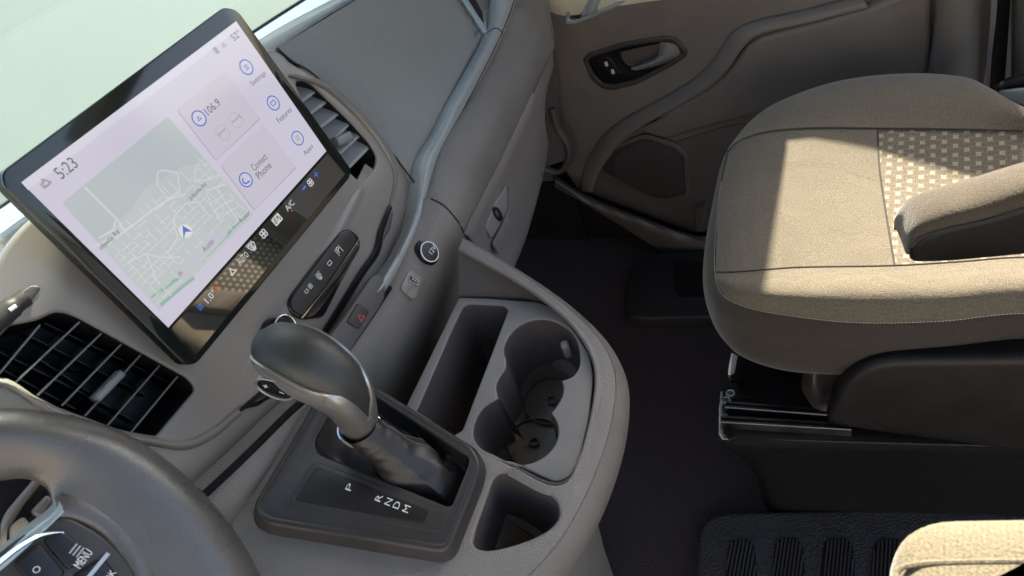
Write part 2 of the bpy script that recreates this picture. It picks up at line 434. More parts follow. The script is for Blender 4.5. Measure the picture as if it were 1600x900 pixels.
# ================================================================== THE SETTING
setting(mk('ground', [(-150, -150, -.75), (150, -150, -.75), (150, 150, -.75), (-150, 150, -.75)], [(0, 1, 2, 3)], 'concrete'))
setting(box('floor', (-.9, -1.6, -.03), (1.42, 1.0, 0), 'carpet', bev=0))
wa = thing('bounce_wall', 'added pale wall outside the driver side, reflecting light into the van', 'wall', (-4.2, 0, -.75))  # added unseen reflector: bounces warm sunlight onto the passenger door
box('wall_face', (-4.3, -7, -.75), (-4.0, 6, 2.6), 'bounce_white', wa, .01); box('wall_coping', (-4.36, -7, 2.6), (-3.94, 6, 2.68), 'bounce_white', wa, .01)
# the cab round the seats: roof, door frame and pillar, their edges set to shape the sunlight
sh = thing('cab_shell', 'pale-lined roof and window frames of the van cab above and beside the seats, plus an added sun-blocking panel', 'van cab', (0, 0, 1.6))
box('roof', (-.85, -.75, 1.62), (1.32, .62, 1.66), 'headliner', sh, .01)
box('windscreen_header', (-.85, .56, 1.57), (1.14, .64, 1.62), 'headliner', sh, .01)
# passenger window: added opaque panel blocks its front part to shape the sun patch
box('sun_block_front', (1.27, .163, .76), (1.31, .98, 1.62), 'taupe_plastic', sh, .01)
box('firewall', (-.9, .97, 0), (1.45, 1.0, .78), 'carpet', sh, 0)
def prism(name, yz, x0, x1, m, parent): return loft(name, [[Vector((x, y, z)) for y, z in yz] for x in (x0, x1)], m, parent, sharp=30)
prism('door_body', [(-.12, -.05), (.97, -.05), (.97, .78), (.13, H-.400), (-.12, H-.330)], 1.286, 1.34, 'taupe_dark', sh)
prism('body_side', [(-1.4, -.05), (-.12, -.05), (-.12, H-.30), (-.6, H-.18), (-1.4, H-.18)], 1.37, 1.41, 'taupe_plastic', sh)
box('kick_side', (1.262, .74, .19), (1.284, .968, .74), 'taupe_dark', sh, .004)
box('kick_side', (1.262, .70, 0), (1.284, .968, .188), 'black_matt', sh, .001)
prism('door_lower_face', [(-.1, .0), (.75, .0), (.75, .30), (-.1, .12)], 1.272, 1.285, 'black_plastic', sh)
box('window_frame_top', (1.14, -1.0, 1.50), (1.30, .56, 1.62), 'taupe_plastic', sh, .01)
tube('front_pillar', [(1.22, .60, 1.60), (1.22, .80, 1.20), (1.23, .98, .78)], .05, 'taupe_plastic', sh, n=12)

# ------------------------------------------------------------------ passenger door
dr = thing('door_panel', 'brown-grey passenger door trim with inner handle and speaker, behind the seat', 'door', (1.27, .3, .1))
def dpts(p, off=0): return [PX(x, y, 1.27-off) for x, y in p]
# upper panel: sheet with a rolled shoulder
up_loop = [(780, -160), (1475, -160), (1475, 120), (1440, 330), (1180, 360), (905, 300), (880, 262), (872, 200), (866, 100), (860, 40)]
bz = [(913, 93), (922, 84), (975, 67), (1037, 58), (1054, 60), (1072, 79), (1071, 87), (1043, 104), (995, 129), (958, 138), (941, 135), (925, 121), (915, 106)]
pull = [(885, 33), (889, 13), (905, -12), (990, -30), (975, -2), (955, 10), (900, 33)]
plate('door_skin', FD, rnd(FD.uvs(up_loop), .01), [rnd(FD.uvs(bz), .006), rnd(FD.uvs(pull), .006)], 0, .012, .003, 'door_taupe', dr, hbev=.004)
# ledge along the top of the door, glare painted in as cream
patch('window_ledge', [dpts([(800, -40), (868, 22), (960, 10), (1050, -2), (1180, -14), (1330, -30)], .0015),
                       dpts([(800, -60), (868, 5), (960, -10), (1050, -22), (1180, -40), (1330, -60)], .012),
                       dpts([(800, -90), (868, -40), (960, -60), (1050, -80), (1180, -90), (1330, -100)], .014)], 40, 8, 'ledge_glare', dr)
# sweeping shoulder above the map pocket
s_up = [(1345, -8), (1250, 17), (1172, 35), (1145, 50), (1117, 90), (1088, 120), (1040, 150), (975, 186), (945, 209), (926, 236), (913, 262), (905, 300)]
s_dn = [(1352, 4), (1256, 29), (1180, 48), (1158, 63), (1130, 103), (1100, 132), (1050, 161), (990, 194), (957, 219), (938, 243), (925, 268), (917, 300)]
s_in = [(1356, 12), (1260, 37), (1184, 56), (1163, 71), (1136, 110), (1106, 139), (1056, 168), (1000, 200), (968, 226), (948, 250), (935, 272), (925, 300)]
patch('shoulder', [dpts(s_up, -.001), dpts(s_up, .006), dpts(s_dn, .022), dpts(s_in, .024), dpts(s_in, .002)], 70, 16, 'door_taupe', dr)
# padded lower panel
lp = [(1360, 10), (1455, -25), (1455, 120), (1440, 150), (1300, 160), (1156, 188), (1100, 202), (1045, 219), (1017, 214), (985, 199), (1056, 166), (1110, 136), (1140, 108), (1168, 70), (1188, 57), (1262, 38)]
pp('armrest_pad', FD, lp, .020, .02, .012, 'door_taupe', dr, r=.012, nb=5)
# recess with the speaker
rec = [(985, 203), (1017, 219), (1045, 225), (1130, 199), (1230, 182), (1230, 335), (1165, 350), (1079, 362), (917, 300), (928, 255), (948, 225)]
pp('speaker_recess', FD, rec, .003, .003, .001, 'well_grey', dr, r=.01)
grl = [(927, 264), (944, 233), (1001, 211), (1012, 211), (1057, 225), (1074, 242), (1077, 307), (1040, 316), (1017, 312), (933, 272)]
sg = pp('speaker_surround', FD, grl, .010, .008, .003, 'well_grey', dr, r=.008)
pp('speaker_grille', FD, [(938, 262), (953, 238), (1002, 218), (1013, 218), (1054, 231), (1069, 246), (1072, 303), (1040, 311), (1016, 307), (945, 270)], .0115, .003, .001, 'grille_grey', sg, r=.008)
# perforations of the grille: fine raised net
hx = []; V = []; F = []
u0, v0 = FD.uv(957, 285, .013); u1, v1 = FD.uv(1069, 222, .013)
gp = [Vector(p) for p in rnd(FD.uvs([(957, 263), (967, 240), (1003, 222), (1014, 222), (1052, 234), (1066, 248), (1069, 300), (1040, 307), (1015, 303), (965, 281)], .013), .012)]
def inside(p, L):
    c = False
    for i in range(len(L)):
        a, b = L[i-1], L[i]
        if (a.y > p.y) != (b.y > p.y) and p.x < (b.x-a.x)*(p.y-a.y)/(b.y-a.y)+a.x: c = not c
    return c
st = .0058; rows = int(abs(v1-v0)*2/st)+10; cols_ = int(abs(u1-u0)/st)+10
us = min(p.x for p in gp); vs_ = min(p.y for p in gp)
for j in range(80):
    for i in range(80):
        p = Vector((us+(i+.5*(j % 2))*st, vs_+j*st*.8))
        if inside(p, gp):
            q = len(V); s = st*.27
            for a in range(6): V.append(FD.w(p.x+s*math.cos(a*1.047), p.y+s*math.sin(a*1.047), .0128))
            F.append(tuple(range(q, q+6)))
me = bpy.data.meshes.new('grille_dots'); me.from_pydata([tuple(v) for v in V], [], F)
link('grille_dots', me, 'grille_dot', sg, sharp=None, kind='stuff')
# door pocket along the bottom
k0 = [(865, 262), (919, 300), (1000, 333), (1080, 362), (1118, 366), (1200, 372)]
patch('door_pocket', [dpts([(868, 275), (919, 306), (1000, 338), (1079, 366), (1113, 370), (1240, 375)], .004),
                      dpts([(868, 280), (919, 312), (1000, 343), (1079, 370), (1113, 374), (1240, 380)], .05),
                      dpts([(868, 284), (919, 318), (1000, 350), (1079, 378), (1113, 382), (1240, 390)], .056),
                      dpts([(866, 292), (919, 322), (1000, 372), (1060, 412), (1100, 438), (1240, 520)], .045)], 50, 14, 'well_grey', dr)
pp('pocket_divider', FD, [(1084, 328), (1100, 325), (1103, 362), (1086, 364)], .03, .03, .004, 'taupe_dark', dr)
# inner handle
bzl = FD.uvs(bz)
plate('handle_bezel', FD, rnd(FD.uvs([(911, 92), (921, 82), (975, 65), (1037, 55.5), (1055, 57), (1074.5, 78), (1073, 88), (1044, 106), (995, 131), (958, 140.5), (940, 137), (923, 122)]), .006),
      [rnd(FD.uvs([(918, 95), (926, 88), (976, 72), (1036, 63), (1050, 65), (1066, 80), (1065, 84), (1041, 99), (992, 124), (959, 132), (943, 130), (929, 117)]), .006)], .004, .006, .002, 'plinth', dr)
hb = pp('handle_cup', FD, [(914, 94), (924, 86), (976, 69), (1036, 60), (1052, 62), (1069, 79), (1068, 86), (1042, 102), (993, 127), (958, 136), (942, 133), (926, 119)], -.006, .004, .001, 'black_satin', dr, r=.006,
         holes=[[(966, 82), (1000, 74), (1040, 66), (1052, 70), (1060, 82), (1040, 92), (1010, 108), (998, 112), (980, 108), (970, 98)]], hr=.012)
well('finger_recess', FD, rnd(FD.uvs([(966, 82), (1000, 74), (1040, 66), (1052, 70), (1060, 82), (1040, 92), (1010, 108), (998, 112), (980, 108), (970, 98)], -.006), .012), -.006, .035, 'black_satin', hb)
lev = patch('handle_lever', [dpts([(986, 107), (1006, 98), (1026, 88), (1030, 78), (1031, 66)], .002),
                             dpts([(986, 107), (1009, 100), (1032, 90), (1040, 78), (1042, 67)], .014),
                             dpts([(990, 110), (1014, 103), (1040, 93), (1054, 82), (1055, 70)], .012),
                             dpts([(992, 111), (1016, 106), (1043, 97), (1063, 85), (1062, 76)], .0)], 30, 12, 'lever_grey', dr)
ls = pp('lock_switch', FD, [(939, 94), (951, 90), (969, 114), (957, 119)], .000, .004, .0015, 'black_satin', dr, r=.003)
strokes('chrome_edge', FD, [[(946, 90), (951, 89.5), (956, 94), (970, 113)], [(939, 95), (951, 112), (958, 119), (961, 118)]], .0022, .0008, 'chrome', ls)
text('8', FD, (945, 100), (950, 100), 'print_white', ls, .001); text('8', FD, (955, 112), (960, 112), 'print_white', ls, .001)
# cup with the pull at the top of the door
pr = plate('pull_cup_rim', FD, rnd(FD.uvs([(883, 37), (887, 11), (904, -16), (994, -36), (978, 1), (957, 13), (901, 36)]), .008),
      [rnd(FD.uvs([(889, 30), (893, 14), (908, -8), (984, -24), (970, -3), (952, 7), (902, 29)]), .008)], .006, .008, .002, 'silver_blue', dr)
well('pull_cup', FD, rnd(FD.uvs(pull), .008), -.002, .03, 'band_blue', dr)
patch('pull_grip', [dpts([(906, 25), (912, 10), (925, -20)], .002), dpts([(914, 24), (920, 6), (935, -20)], .02), dpts([(930, 18), (936, 2), (948, -20)], .018), dpts([(934, 16), (940, 0), (955, -20)], .0)], 14, 10, 'silver_blue', dr)

# ------------------------------------------------------------------ pillar, belt
bp = thing('door_pillar', 'brown-grey pillar trim standing behind the passenger door', 'pillar', (1.28, -.12, 0))
patch('pillar_trim', [[PX(x, y, 1.262) for x, y in [(1463, -40), (1461, 20), (1456, 70), (1446, 130), (1430, 240)]],
                      [PX(x, y, 1.235) for x, y in [(1468, -40), (1465, 20), (1460, 70), (1450, 130), (1434, 240)]],
                      [PX(x, y, 1.225) for x, y in [(1496, -40), (1494, 20), (1490, 70), (1484, 130), (1470, 240)]],
                      [PX(x, y, 1.24) for x, y in [(1520, -40), (1519, 20), (1517, 70), (1514, 130), (1505, 240)]],
                      [PX(x, y, 1.33) for x, y in [(1548, -40), (1545, 20), (1541, 70), (1536, 130), (1525, 240)]]], 24, 30, 'door_taupe', bp)
patch('rear_panel', [[PX(x, y, 1.36) for x, y in [(1530, -60), (1530, 250)]], [PX(x, y, 1.34) for x, y in [(1575, -60), (1570, 250)]], [PX(x, y, 1.26) for x, y in [(1595, -60), (1590, 250)]], [PX(x, y, 1.24) for x, y in [(1720, -60), (1720, 250)]]], 8, 24, 'door_taupe', bp)
bl = thing('seat_belt', 'grey seat belt strap hanging down beside the brown pillar', 'seat belt', (1.25, -.16, .3))
patch('strap', [[PX(x, y, 1.262) for x, y in [(1550, -50), (1548, 20), (1543, 80), (1539, 140), (1534, 190)]], [PX(x, y, 1.26) for x, y in [(1559, -50), (1557, 20), (1550, 80), (1545, 140), (1540, 190)]]], 20, 4, 'belt', bl, thick=.0015)
patch('pillar_slot', [[PX(x, y, 1.30) for x, y in [(1552, -50), (1548, 60), (1540, 200)]], [PX(x, y, 1.31) for x, y in [(1582, -50), (1575, 60), (1564, 200)]]], 8, 4, 'gap', bp, thick=.004)

# ================================================================== OUTSIDE GLASS
ws = thing('windscreen', 'greenish tinted windscreen above the front edge of the dashboard', 'windscreen', (.4, 1.0, .9))
V = [PY(-600, 520, 1.05), PY(560, -110, .96), Vector((1.25, .44, 1.62)), Vector((-.9, .44, 1.62))]
V = [Vector((-.9, .98, .80)), Vector((1.25, .98, .80)), Vector((1.25, .60, 1.60)), Vector((-.9, .60, 1.60))]
V2 = [v+Vector((0, .004, .003)) for v in V]
mk('glass_pane', V+V2, [(0, 1, 2, 3), (4, 5, 6, 7), (0, 1, 5, 4), (1, 2, 6, 5), (2, 3, 7, 6), (3, 0, 4, 7)], 'windscreen_glass', ws, sharp=None)

# ================================================================== DASHBOARD
da = thing('dashboard', 'grey and taupe van dashboard with air vents, buttons and glovebox', 'dashboard', (.5, .65, .1))
def mix(p, q, t): return p.lerp(q, t)
# front roll, black lip and strip painted white for sky glare under the windscreen (left piece peeks out beside the screen too)
def yl(p): return [PY(x, y, Y) for x, y, Y in p]
lip_t = [(-160, 432, .93), (0, 322, .93), (200, 184, .93), (397, 47, .93), (470, 0, .93), (640, -105, .93), (900, -240, .92)]
st_b = [(-160, 472, .80), (0, 366, .80), (200, 215, .80), (407, 61, .80), (517, 0, .80), (700, -95, .80), (960, -225, .80)]
rl_t = [(x, y+1, Y-.002) for x, y, Y in st_b]
rl_m = [(-160, 492, .778), (0, 388, .778), (200, 232, .778), (415, 70, .778), (532, 0, .778), (715, -93, .778), (970, -215, .778)]
rl_b = [(-160, 512, .765), (0, 410, .765), (200, 250, .765), (425, 84, .765), (549, 2, .765), (732, -88, .765), (980, -205, .76)]
lip_b = [(x+2, y+5, Y-.002) for x, y, Y in lip_t]
patch('windscreen_lip', [yl([(x, y-1, Y+.02) for x, y, Y in lip_t]), yl(lip_t), yl(lip_b)], 60, 7, 'rubber_seal', da)
patch('sky_glare_strip', [yl([(x, y-1, Y-.001) for x, y, Y in lip_b]), yl(st_b)], 60, 5, 'glare_white', da)
patch('front_roll', [yl(rl_t), yl([(x+4, y+5, Y-.014) for x, y, Y in rl_t]), yl(rl_m), yl(rl_b), yl([(x, y+4, Y+.03) for x, y, Y in rl_b])], 60, 20, 'pad_grey', da)
# passenger pad
q = FQ.pts
edgeL = [(433, 75), (457, 97), (477, 107), (517, 140), (567, 187), (600, 223), (648, 287)]
e1 = cat(q(edgeL), 30)
top_e = q([(433, 75), (470, 54), (551, 3), (640, -50), (760, -120)])
bnd = q([(648, 287), (653, 253), (680, 205), (700, 163), (730, 110), (761, 52), (784, 5), (820, -70)])
# pad: ruled between left edge and a far edge, sunk a little in the middle
P0 = q(edgeL); L1 = q([(505, 28), (535, 60), (585, 105), (620, 150), (648, 190), (662, 240), (660, 262)])
lines = [q([(433, 75), (551, 3), (640, -50), (760, -120)]),
         q([(477, 107), (590, 22), (690, -50), (790, -110)], ), q([(517, 140), (620, 48), (720, -40), (810, -110)]),
         q([(567, 187), (650, 85), (735, 0), (830, -100)]), q([(600, 223), (672, 130), (752, 20), (840, -95)]),
         q([(630, 262), (688, 170), (758, 44), (852, -92)]), q([(648, 287), (700, 165), (761, 52), (860, -90)])]
dep = [0, -.002, -.005, -.009, -.008, -.003, -.010]
lines = [[p+FQ.N*d for p in l] for l, d in zip(lines, dep)]
patch('top_pad', lines, 50, 50, 'pad_grey', da)
tube('pad_seam', [p+FQ.N*.0005 for p in q(edgeL)], .0012, 'gap', da, n=6, sub=40)
# band (grab strip) along the pad
band_a = [(500, 575), (560, 488), (600, 424), (620, 390), (641, 335), (648, 287), (653, 253), (680, 205), (700, 163), (730, 110), (761, 52), (777, 5), (785, -60)]
band_b = [(508, 590), (570, 500), (608, 447), (640, 385), (662, 335), (672, 310), (682, 275), (697, 242), (715, 200), (748, 135), (785, 58), (805, 5), (818, -60)]
def bandline(pts, da_, dy):
    n = len(pts); out = []
    for i, (x, y) in enumerate(pts):
        t = i/(n-1); Y = .575 if i < 3 else .575+(.62-.575)*min((i-2)/8, 1)
        out.append(PY(x, y, Y+dy))
    return out
ba, bb = bandline(band_a, 0, -.004), bandline(band_b, 0, -.018)
bm_ = [mix(a, b, .35)+Vector((0, -.010, .010)) for a, b in zip(ba, bb)]
bn_ = [mix(a, b, .78)+Vector((0, -.007, .006)) for a, b in zip(ba, bb)]
patch('trim_band', [[p+Vector((0, .02, -.01)) for p in ba], ba, bm_, bn_, bb, [p+Vector((0, .02, -.012)) for p in bb]], 90, 26, 'band_blue', da)
tube('band_groove', [mix(a, b, .80)+Vector((0, -.0075, .006)) for a, b in zip(ba[5:], bb[5:])], .0007, 'gap', da, n=5, sub=60)
tube('band_joint', cat([ba[10]+Vector((0, -.001, .001)), bm_[10]+Vector((0, -.0005, .0005)), bn_[10]+Vector((0, -.0006, .0004)), bb[10]], 12), .0008, 'gap', da, n=5)
# rounded body under the band, passenger side
seamG = [(725, 363, .53), (745, 322, .535), (761, 290, .54), (784, 247, .548), (832, 145, .56), (864, 76, .565)]
r1 = [PY(x, y, Y) for x, y, Y in [(674, 312, .557), (697, 242, .565), (715, 200, .575), (748, 135, .59), (785, 58, .60), (800, 15, .603)]]
r1b = [PY(x, y, Y) for x, y, Y in [(693, 322, .540), (716, 256, .548), (737, 208, .557), (772, 138, .572), (812, 60, .582), (826, 12, .59)]]
r2 = [PY(x, y, Y) for x, y, Y in [(711, 340, .529), (735, 285, .535), (757, 238, .542), (798, 148, .558), (838, 62, .568), (849, 22, .585)]]
r3 = [PY(x, y, Y) for x, y, Y in seamG]
patch('knee_bolster', [[p+Vector((0, .02, 0)) for p in r1], r1, r1b, r2, r3, [p+Vector((0, .012, -.001)) for p in r3]], 60, 30, 'taupe_plastic', da)
# end cap of the dash
endc = [PY(*p) for p in [(800, -30, .64), (803, 5, .61), (826, 10, .60), (849, 20, .592), (860, 37, .585), (864, 56, .575), (864, 76, .567)]]
patch('end_cap', [endc, [p+Vector((.012, .03, -.002)) for p in endc], [p+Vector((.014, .12, -.01)) for p in endc]], 30, 8, 'taupe_plastic', da)
tp = [PY(*p) for p in [(785, 58, .602), (800, 15, .606), (803, -10, .612), (806, -40, .63)]]
patch('end_shoulder', [tp, [PY(*p) for p in [(812, 60, .584), (824, 14, .592), (822, -10, .60), (822, -40, .63)]], [PY(*p) for p in [(838, 62, .570), (850, 22, .587), (845, -8, .60), (836, -40, .64)]], [PY(*p) for p in [(864, 78, .566), (863, 42, .586), (856, 0, .61), (846, -40, .66)]]], 16, 16, 'taupe_plastic', da)
# glovebox
g0 = [PY(x, y, Y-.001) for x, y, Y in [(726, 364, .53), (746, 323, .535), (762, 291, .54), (785, 248, .548), (833, 146, .56)]]
g1 = [PY(*p) for p in [(745, 385, .535), (790, 300, .548), (815, 245, .556), (838, 190, .564), (846, 168, .568)]]
g2 = [PY(*p) for p in [(772, 405, .545), (805, 350, .553), (828, 290, .563), (845, 240, .572), (853, 200, .578)]]
g3 = [PY(*p) for p in [(800, 425, .56), (818, 380, .57), (836, 320, .58), (850, 262, .59), (853, 235, .592)]]
gb = patch('glovebox_lid', [[p+Vector((0, .02, .001)) for p in g0], g0, g1, g2, g3, [p+Vector((0, .1, .0)) for p in g3]], 50, 34, 'taupe_smooth', da)
side = [PY(*p) for p in [(865, 78, .567), (852, 120, .565), (843, 160, .565)]]
patch('end_panel', [[PY(*p) for p in [(834, 146, .561), (850, 112, .562), (864, 78, .566)]], [PY(*p) for p in [(842, 176, .566), (853, 130, .568), (865, 92, .570)]], [PY(*p) for p in [(851, 215, .578), (853, 150, .578), (866, 100, .576)]]], 14, 10, 'taupe_smooth', da)
# dark recess beyond the dash and the kick panel moulding
kp = [PX(x, y, 1.235) for x, y in [(862, 98), (853, 118), (848, 150), (846, 200), (846, 262)]]
patch('side_recess', [kp, [PX(x, y, 1.26) for x, y in [(868, 98), (873, 130), (874, 170), (878, 215), (886, 250)]]], 14, 6, 'well_grey', da)
tube('kick_moulding', [PX(x, y, 1.238) for x, y in [(862, 170), (873, 203), (885, 222), (889, 240), (882, 262), (870, 269), (848, 262)]], .0075, 'taupe_dark', da, n=8, sub=30)
# glovebox catch
fg = Frame(PY(778, 335, .541), (0, .25, 1))
hd = pp('glovebox_handle', fg, [(792, 288), (794, 300), (794, 326), (780, 356), (770, 372), (760, 358), (761, 348), (775, 315)], .006, .006, .002, 'taupe_smooth', da, r=.004)
disc('lock_ring', fg, 779, 334, .0085, .004, .0085, 'black_plastic', hd, asp=1.5, bev=.002); disc('lock', fg, 779, 334, .0045, .006, .0095, 'dark_metal', hd, asp=1.4)
pp('handle_recess', fg, [(795, 289), (797, 300), (797, 328), (796, 360), (781, 398), (770, 380), (782, 357), (795, 326)], .0015, .004, .001, 'cream_glow' if 'cream_glow' in MAT else 'taupe_plastic', hd, r=.004)  # plain taupe plate for the recess under the catch
# fascia: the taupe plate round screen and vents
fo = [(-260, 700), (-60, 560), (20, 372), (180, 250), (330, 130), (385, 88), (433, 78), (457, 99), (477, 109), (517, 142), (567, 189), (600, 225), (648, 290), (642, 335), (620, 390), (575, 452), (505, 562), (450, 640), (380, 712), (318, 772), (180, 690), (60, 650), (-120, 700)]
ventR = [(462, 128), (472, 124), (487, 131), (513, 156), (547, 189), (577, 222), (589, 243), (587, 260), (570, 282), (560, 281), (500, 225)]
ventL = [(-40, 520), (60, 500), (84, 488), (100, 488), (120, 495), (292, 590), (303, 602), (304, 612), (246, 680), (236, 683), (215, 681), (80, 632), (-20, 590)]
def sm(L, n=90): return [tuple(p[:2]) for p in cat([(*p, 0) for p in L], n, True)]
plate('fascia', FF, sm(FF.uvs(fo), 160), [rnd(FF.uvs(ventR), .006), rnd(FF.uvs(ventL), .008)], 0, .012, .004, 'taupe_smooth', da, hbev=.003, nb=4)
# raised swage line that runs round the fascia
def ft(p, h): return [FF.hit(x, y, h) for x, y in p]
sw = [(455, 118), (507, 135), (560, 180), (600, 230), (616, 262), (618, 285), (611, 318)]
patch('swage_line', [ft([(x-5, y+3) for x, y in sw], -.001), ft(sw, .004), ft([(x+4, y-3) for x, y in sw], .0), ft([(x+6, y-5) for x, y in sw], -.002)], 40, 12, 'taupe_smooth', da)
sw2 = [(-120, 640), (0, 600), (60, 632), (110, 655), (180, 680), (240, 692), (290, 697), (330, 680), (375, 643)]
patch('swage_line', [ft([(x-1, y-11) for x, y in sw2], -.001), ft([(x, y-5) for x, y in sw2], .005), ft([(x+1, y+2) for x, y in sw2], .004), ft([(x+3, y+8) for x, y in sw2], -.002)], 50, 12, 'taupe_smooth', da)
# soft ridge crossing the fascia below the screen
rd = [(345, 640), (400, 560), (450, 490), (490, 430), (530, 365), (560, 310), (583, 265)]
rdt = [-.002, .001, .0025, .003, .0025, .001, -.002]
patch('fascia_ridge', [ft([(x-12, y-9) for x, y in rd], -.001), [FF.hit(x-1, y-1, h_) for (x, y), h_ in zip(rd, rdt)], ft([(x+9, y+7) for x, y in rd], -.001)], 40, 12, 'taupe_smooth', da)
# black accent strip
acc = [(610, 322, 3), (596, 360, 5), (588, 392, 5), (566, 424, 5), (533, 477, 5), (506, 520, 5), (480, 560, 5), (430, 610, 5), (400, 628, 4), (373, 641, 1)]
patch('accent_strip', [ft([(x-w, y-w*.5) for x, y, w in acc], -.001), ft([(x-w*.4, y-w*.2) for x, y, w in acc], .006), ft([(x+w*.6, y+w*.4) for x, y, w in acc], .006), ft([(x+w*1.2, y+w*.8) for x, y, w in acc], -.001)], 70, 12, 'black_satin', da)
pp('accent_wedge', FF, [(611, 323), (615, 335), (611, 358), (592, 388), (597, 362)], .005, .006, .002, 'taupe_dark', da, r=.002)
pp('accent_wedge', FF, [(374, 641), (425, 596), (440, 590), (436, 612), (405, 634)], .004, .006, .002, 'black_satin', da, r=.002)
# --- air vents
def vent(name, hole, blades, thick_, mat_b, tab, fins, label, see=False):
    vn = bpy.data.objects.new(name, None); COL.objects.link(vn); vn.parent = da; vn.location = (0, 0, 0); vn['label'] = label
    vn.location = (0, 0, 0)
    cvt = well('vent_housing', FF, rnd(FF.uvs(hole), .006), -.003, .055, 'vent_black', vn, shrink=.004)
    V = []; F = []
    for a, b in blades:
        pa, pb = FF.hit(*a, -.007), FF.hit(*b, -.007)
        d = (pb-pa).normalized(); per = FF.N.cross(d).normalized()
        if see:
            rv = (pa.lerp(pb, .5)-CAMP).normalized(); rv = rv - d*rv.dot(d); dv_ = rv/(-rv.dot(FF.N))
        rings = []
        for (hh, w_) in ((0, .0008 if see else .0013), (-.001, .0011 if see else .0019), (-.022, .0012), (-.038, .0008)):
            off = (dv_*(-hh)) if see else FF.N*hh + per*(hh*thick_)
            rings.append([pa+off+per*w_, pb+off+per*w_, pb+off-per*w_, pa+off-per*w_])
        loft('blade', rings, 'vent_blade' if see else mat_b, vn, sharp=30)
        if see: loft('blade_edge', [[p+FF.N*h_ for p in rings[0]] for h_ in (.0002, .0010)], mat_b, vn, sharp=30)
    for a, b in fins:
        pa, pb = FF.hit(*a, -.030), FF.hit(*b, -.030); d = (pb-pa).normalized(); per = FF.N.cross(d)*.0006
        loft('rear_fin', [[pa+per, pb+per, pb-per, pa-per], [x-FF.N*.02 for x in (pa+per, pb+per, pb-per, pa-per)]], 'vent_black', vn, sharp=30)
    a, b, w_ = tab
    pa, pb = FF.hit(*a, .0), FF.hit(*b, .0); d = (pb-pa); L = d.length; d.normalize(); per = FF.N.cross(d)
    def rg(s, t0, h): return [pa+d*(L*t0)+per*w_*s+FF.N*h, pa+d*(L*(1-t0))+per*w_*s+FF.N*h, pa+d*(L*(1-t0))-per*w_*s+FF.N*h, pa+d*(L*t0)-per*w_*s+FF.N*h]
    loft('vent_tab', [rg(1, 0, -.012), rg(1, 0, .001), rg(.75, .03, .004), rg(.5, .06, .0045)], 'vent_grey', vn, sharp=50)
    return vn
bladesL = [((-15, 600), (62, 508)), ((20, 601), (124, 503)), ((58, 618), (158, 521)), ((96, 634), (189, 538)), ((132, 650), (219, 555)), ((168, 664), (249, 571)), ((204, 676), (277, 588))]
finsL = [((-10, 545), (180, 640)), ((40, 522), (230, 618)), ((70, 505), (270, 600)), ((-10, 570), (120, 640)), ((60, 560), (210, 660))]
vent('air_vent', ventL, bladesL, -.25, 'slat_edge', ((150, 625), (192, 582), .0035), finsL, 'larger driver-side vent with thin slats left of the screen', see=True)
bladesR = [((470, 160), (493, 143)), ((482, 180), (512, 158)), ((497, 202), (529, 178)), ((518, 222), (546, 194)), ((532, 240), (562, 212)), ((546, 262), (577, 230))]
vent('air_vent', ventR, bladesR, -1.4, 'vent_grey', ((525, 222), (548, 212), .0065), [((480, 150), (575, 250)), ((490, 140), (585, 240))], 'smaller vent with grey slanted slats right of the screen')
# --- driver-side stalk knob at the left edge
ks = pp('dimmer_panel', FF, [(-60, 545), (10, 472), (50, 445), (66, 448), (30, 495), (-20, 545)], .0012, .004, .001, 'taupe_dark', da, r=.006)
tube('dimmer_wheel', ft([(-40, 530), (-5, 500), (24, 476), (40, 465)], -.001), [.009, .0095, .0095, .008], 'plinth', ks, n=16, sub=16)
tube('knob_glint', ft([(15, 485), (25, 478)], .0085), .0018, 'print_white', ks, n=8)  # highlight on the knob, painted as a white streak
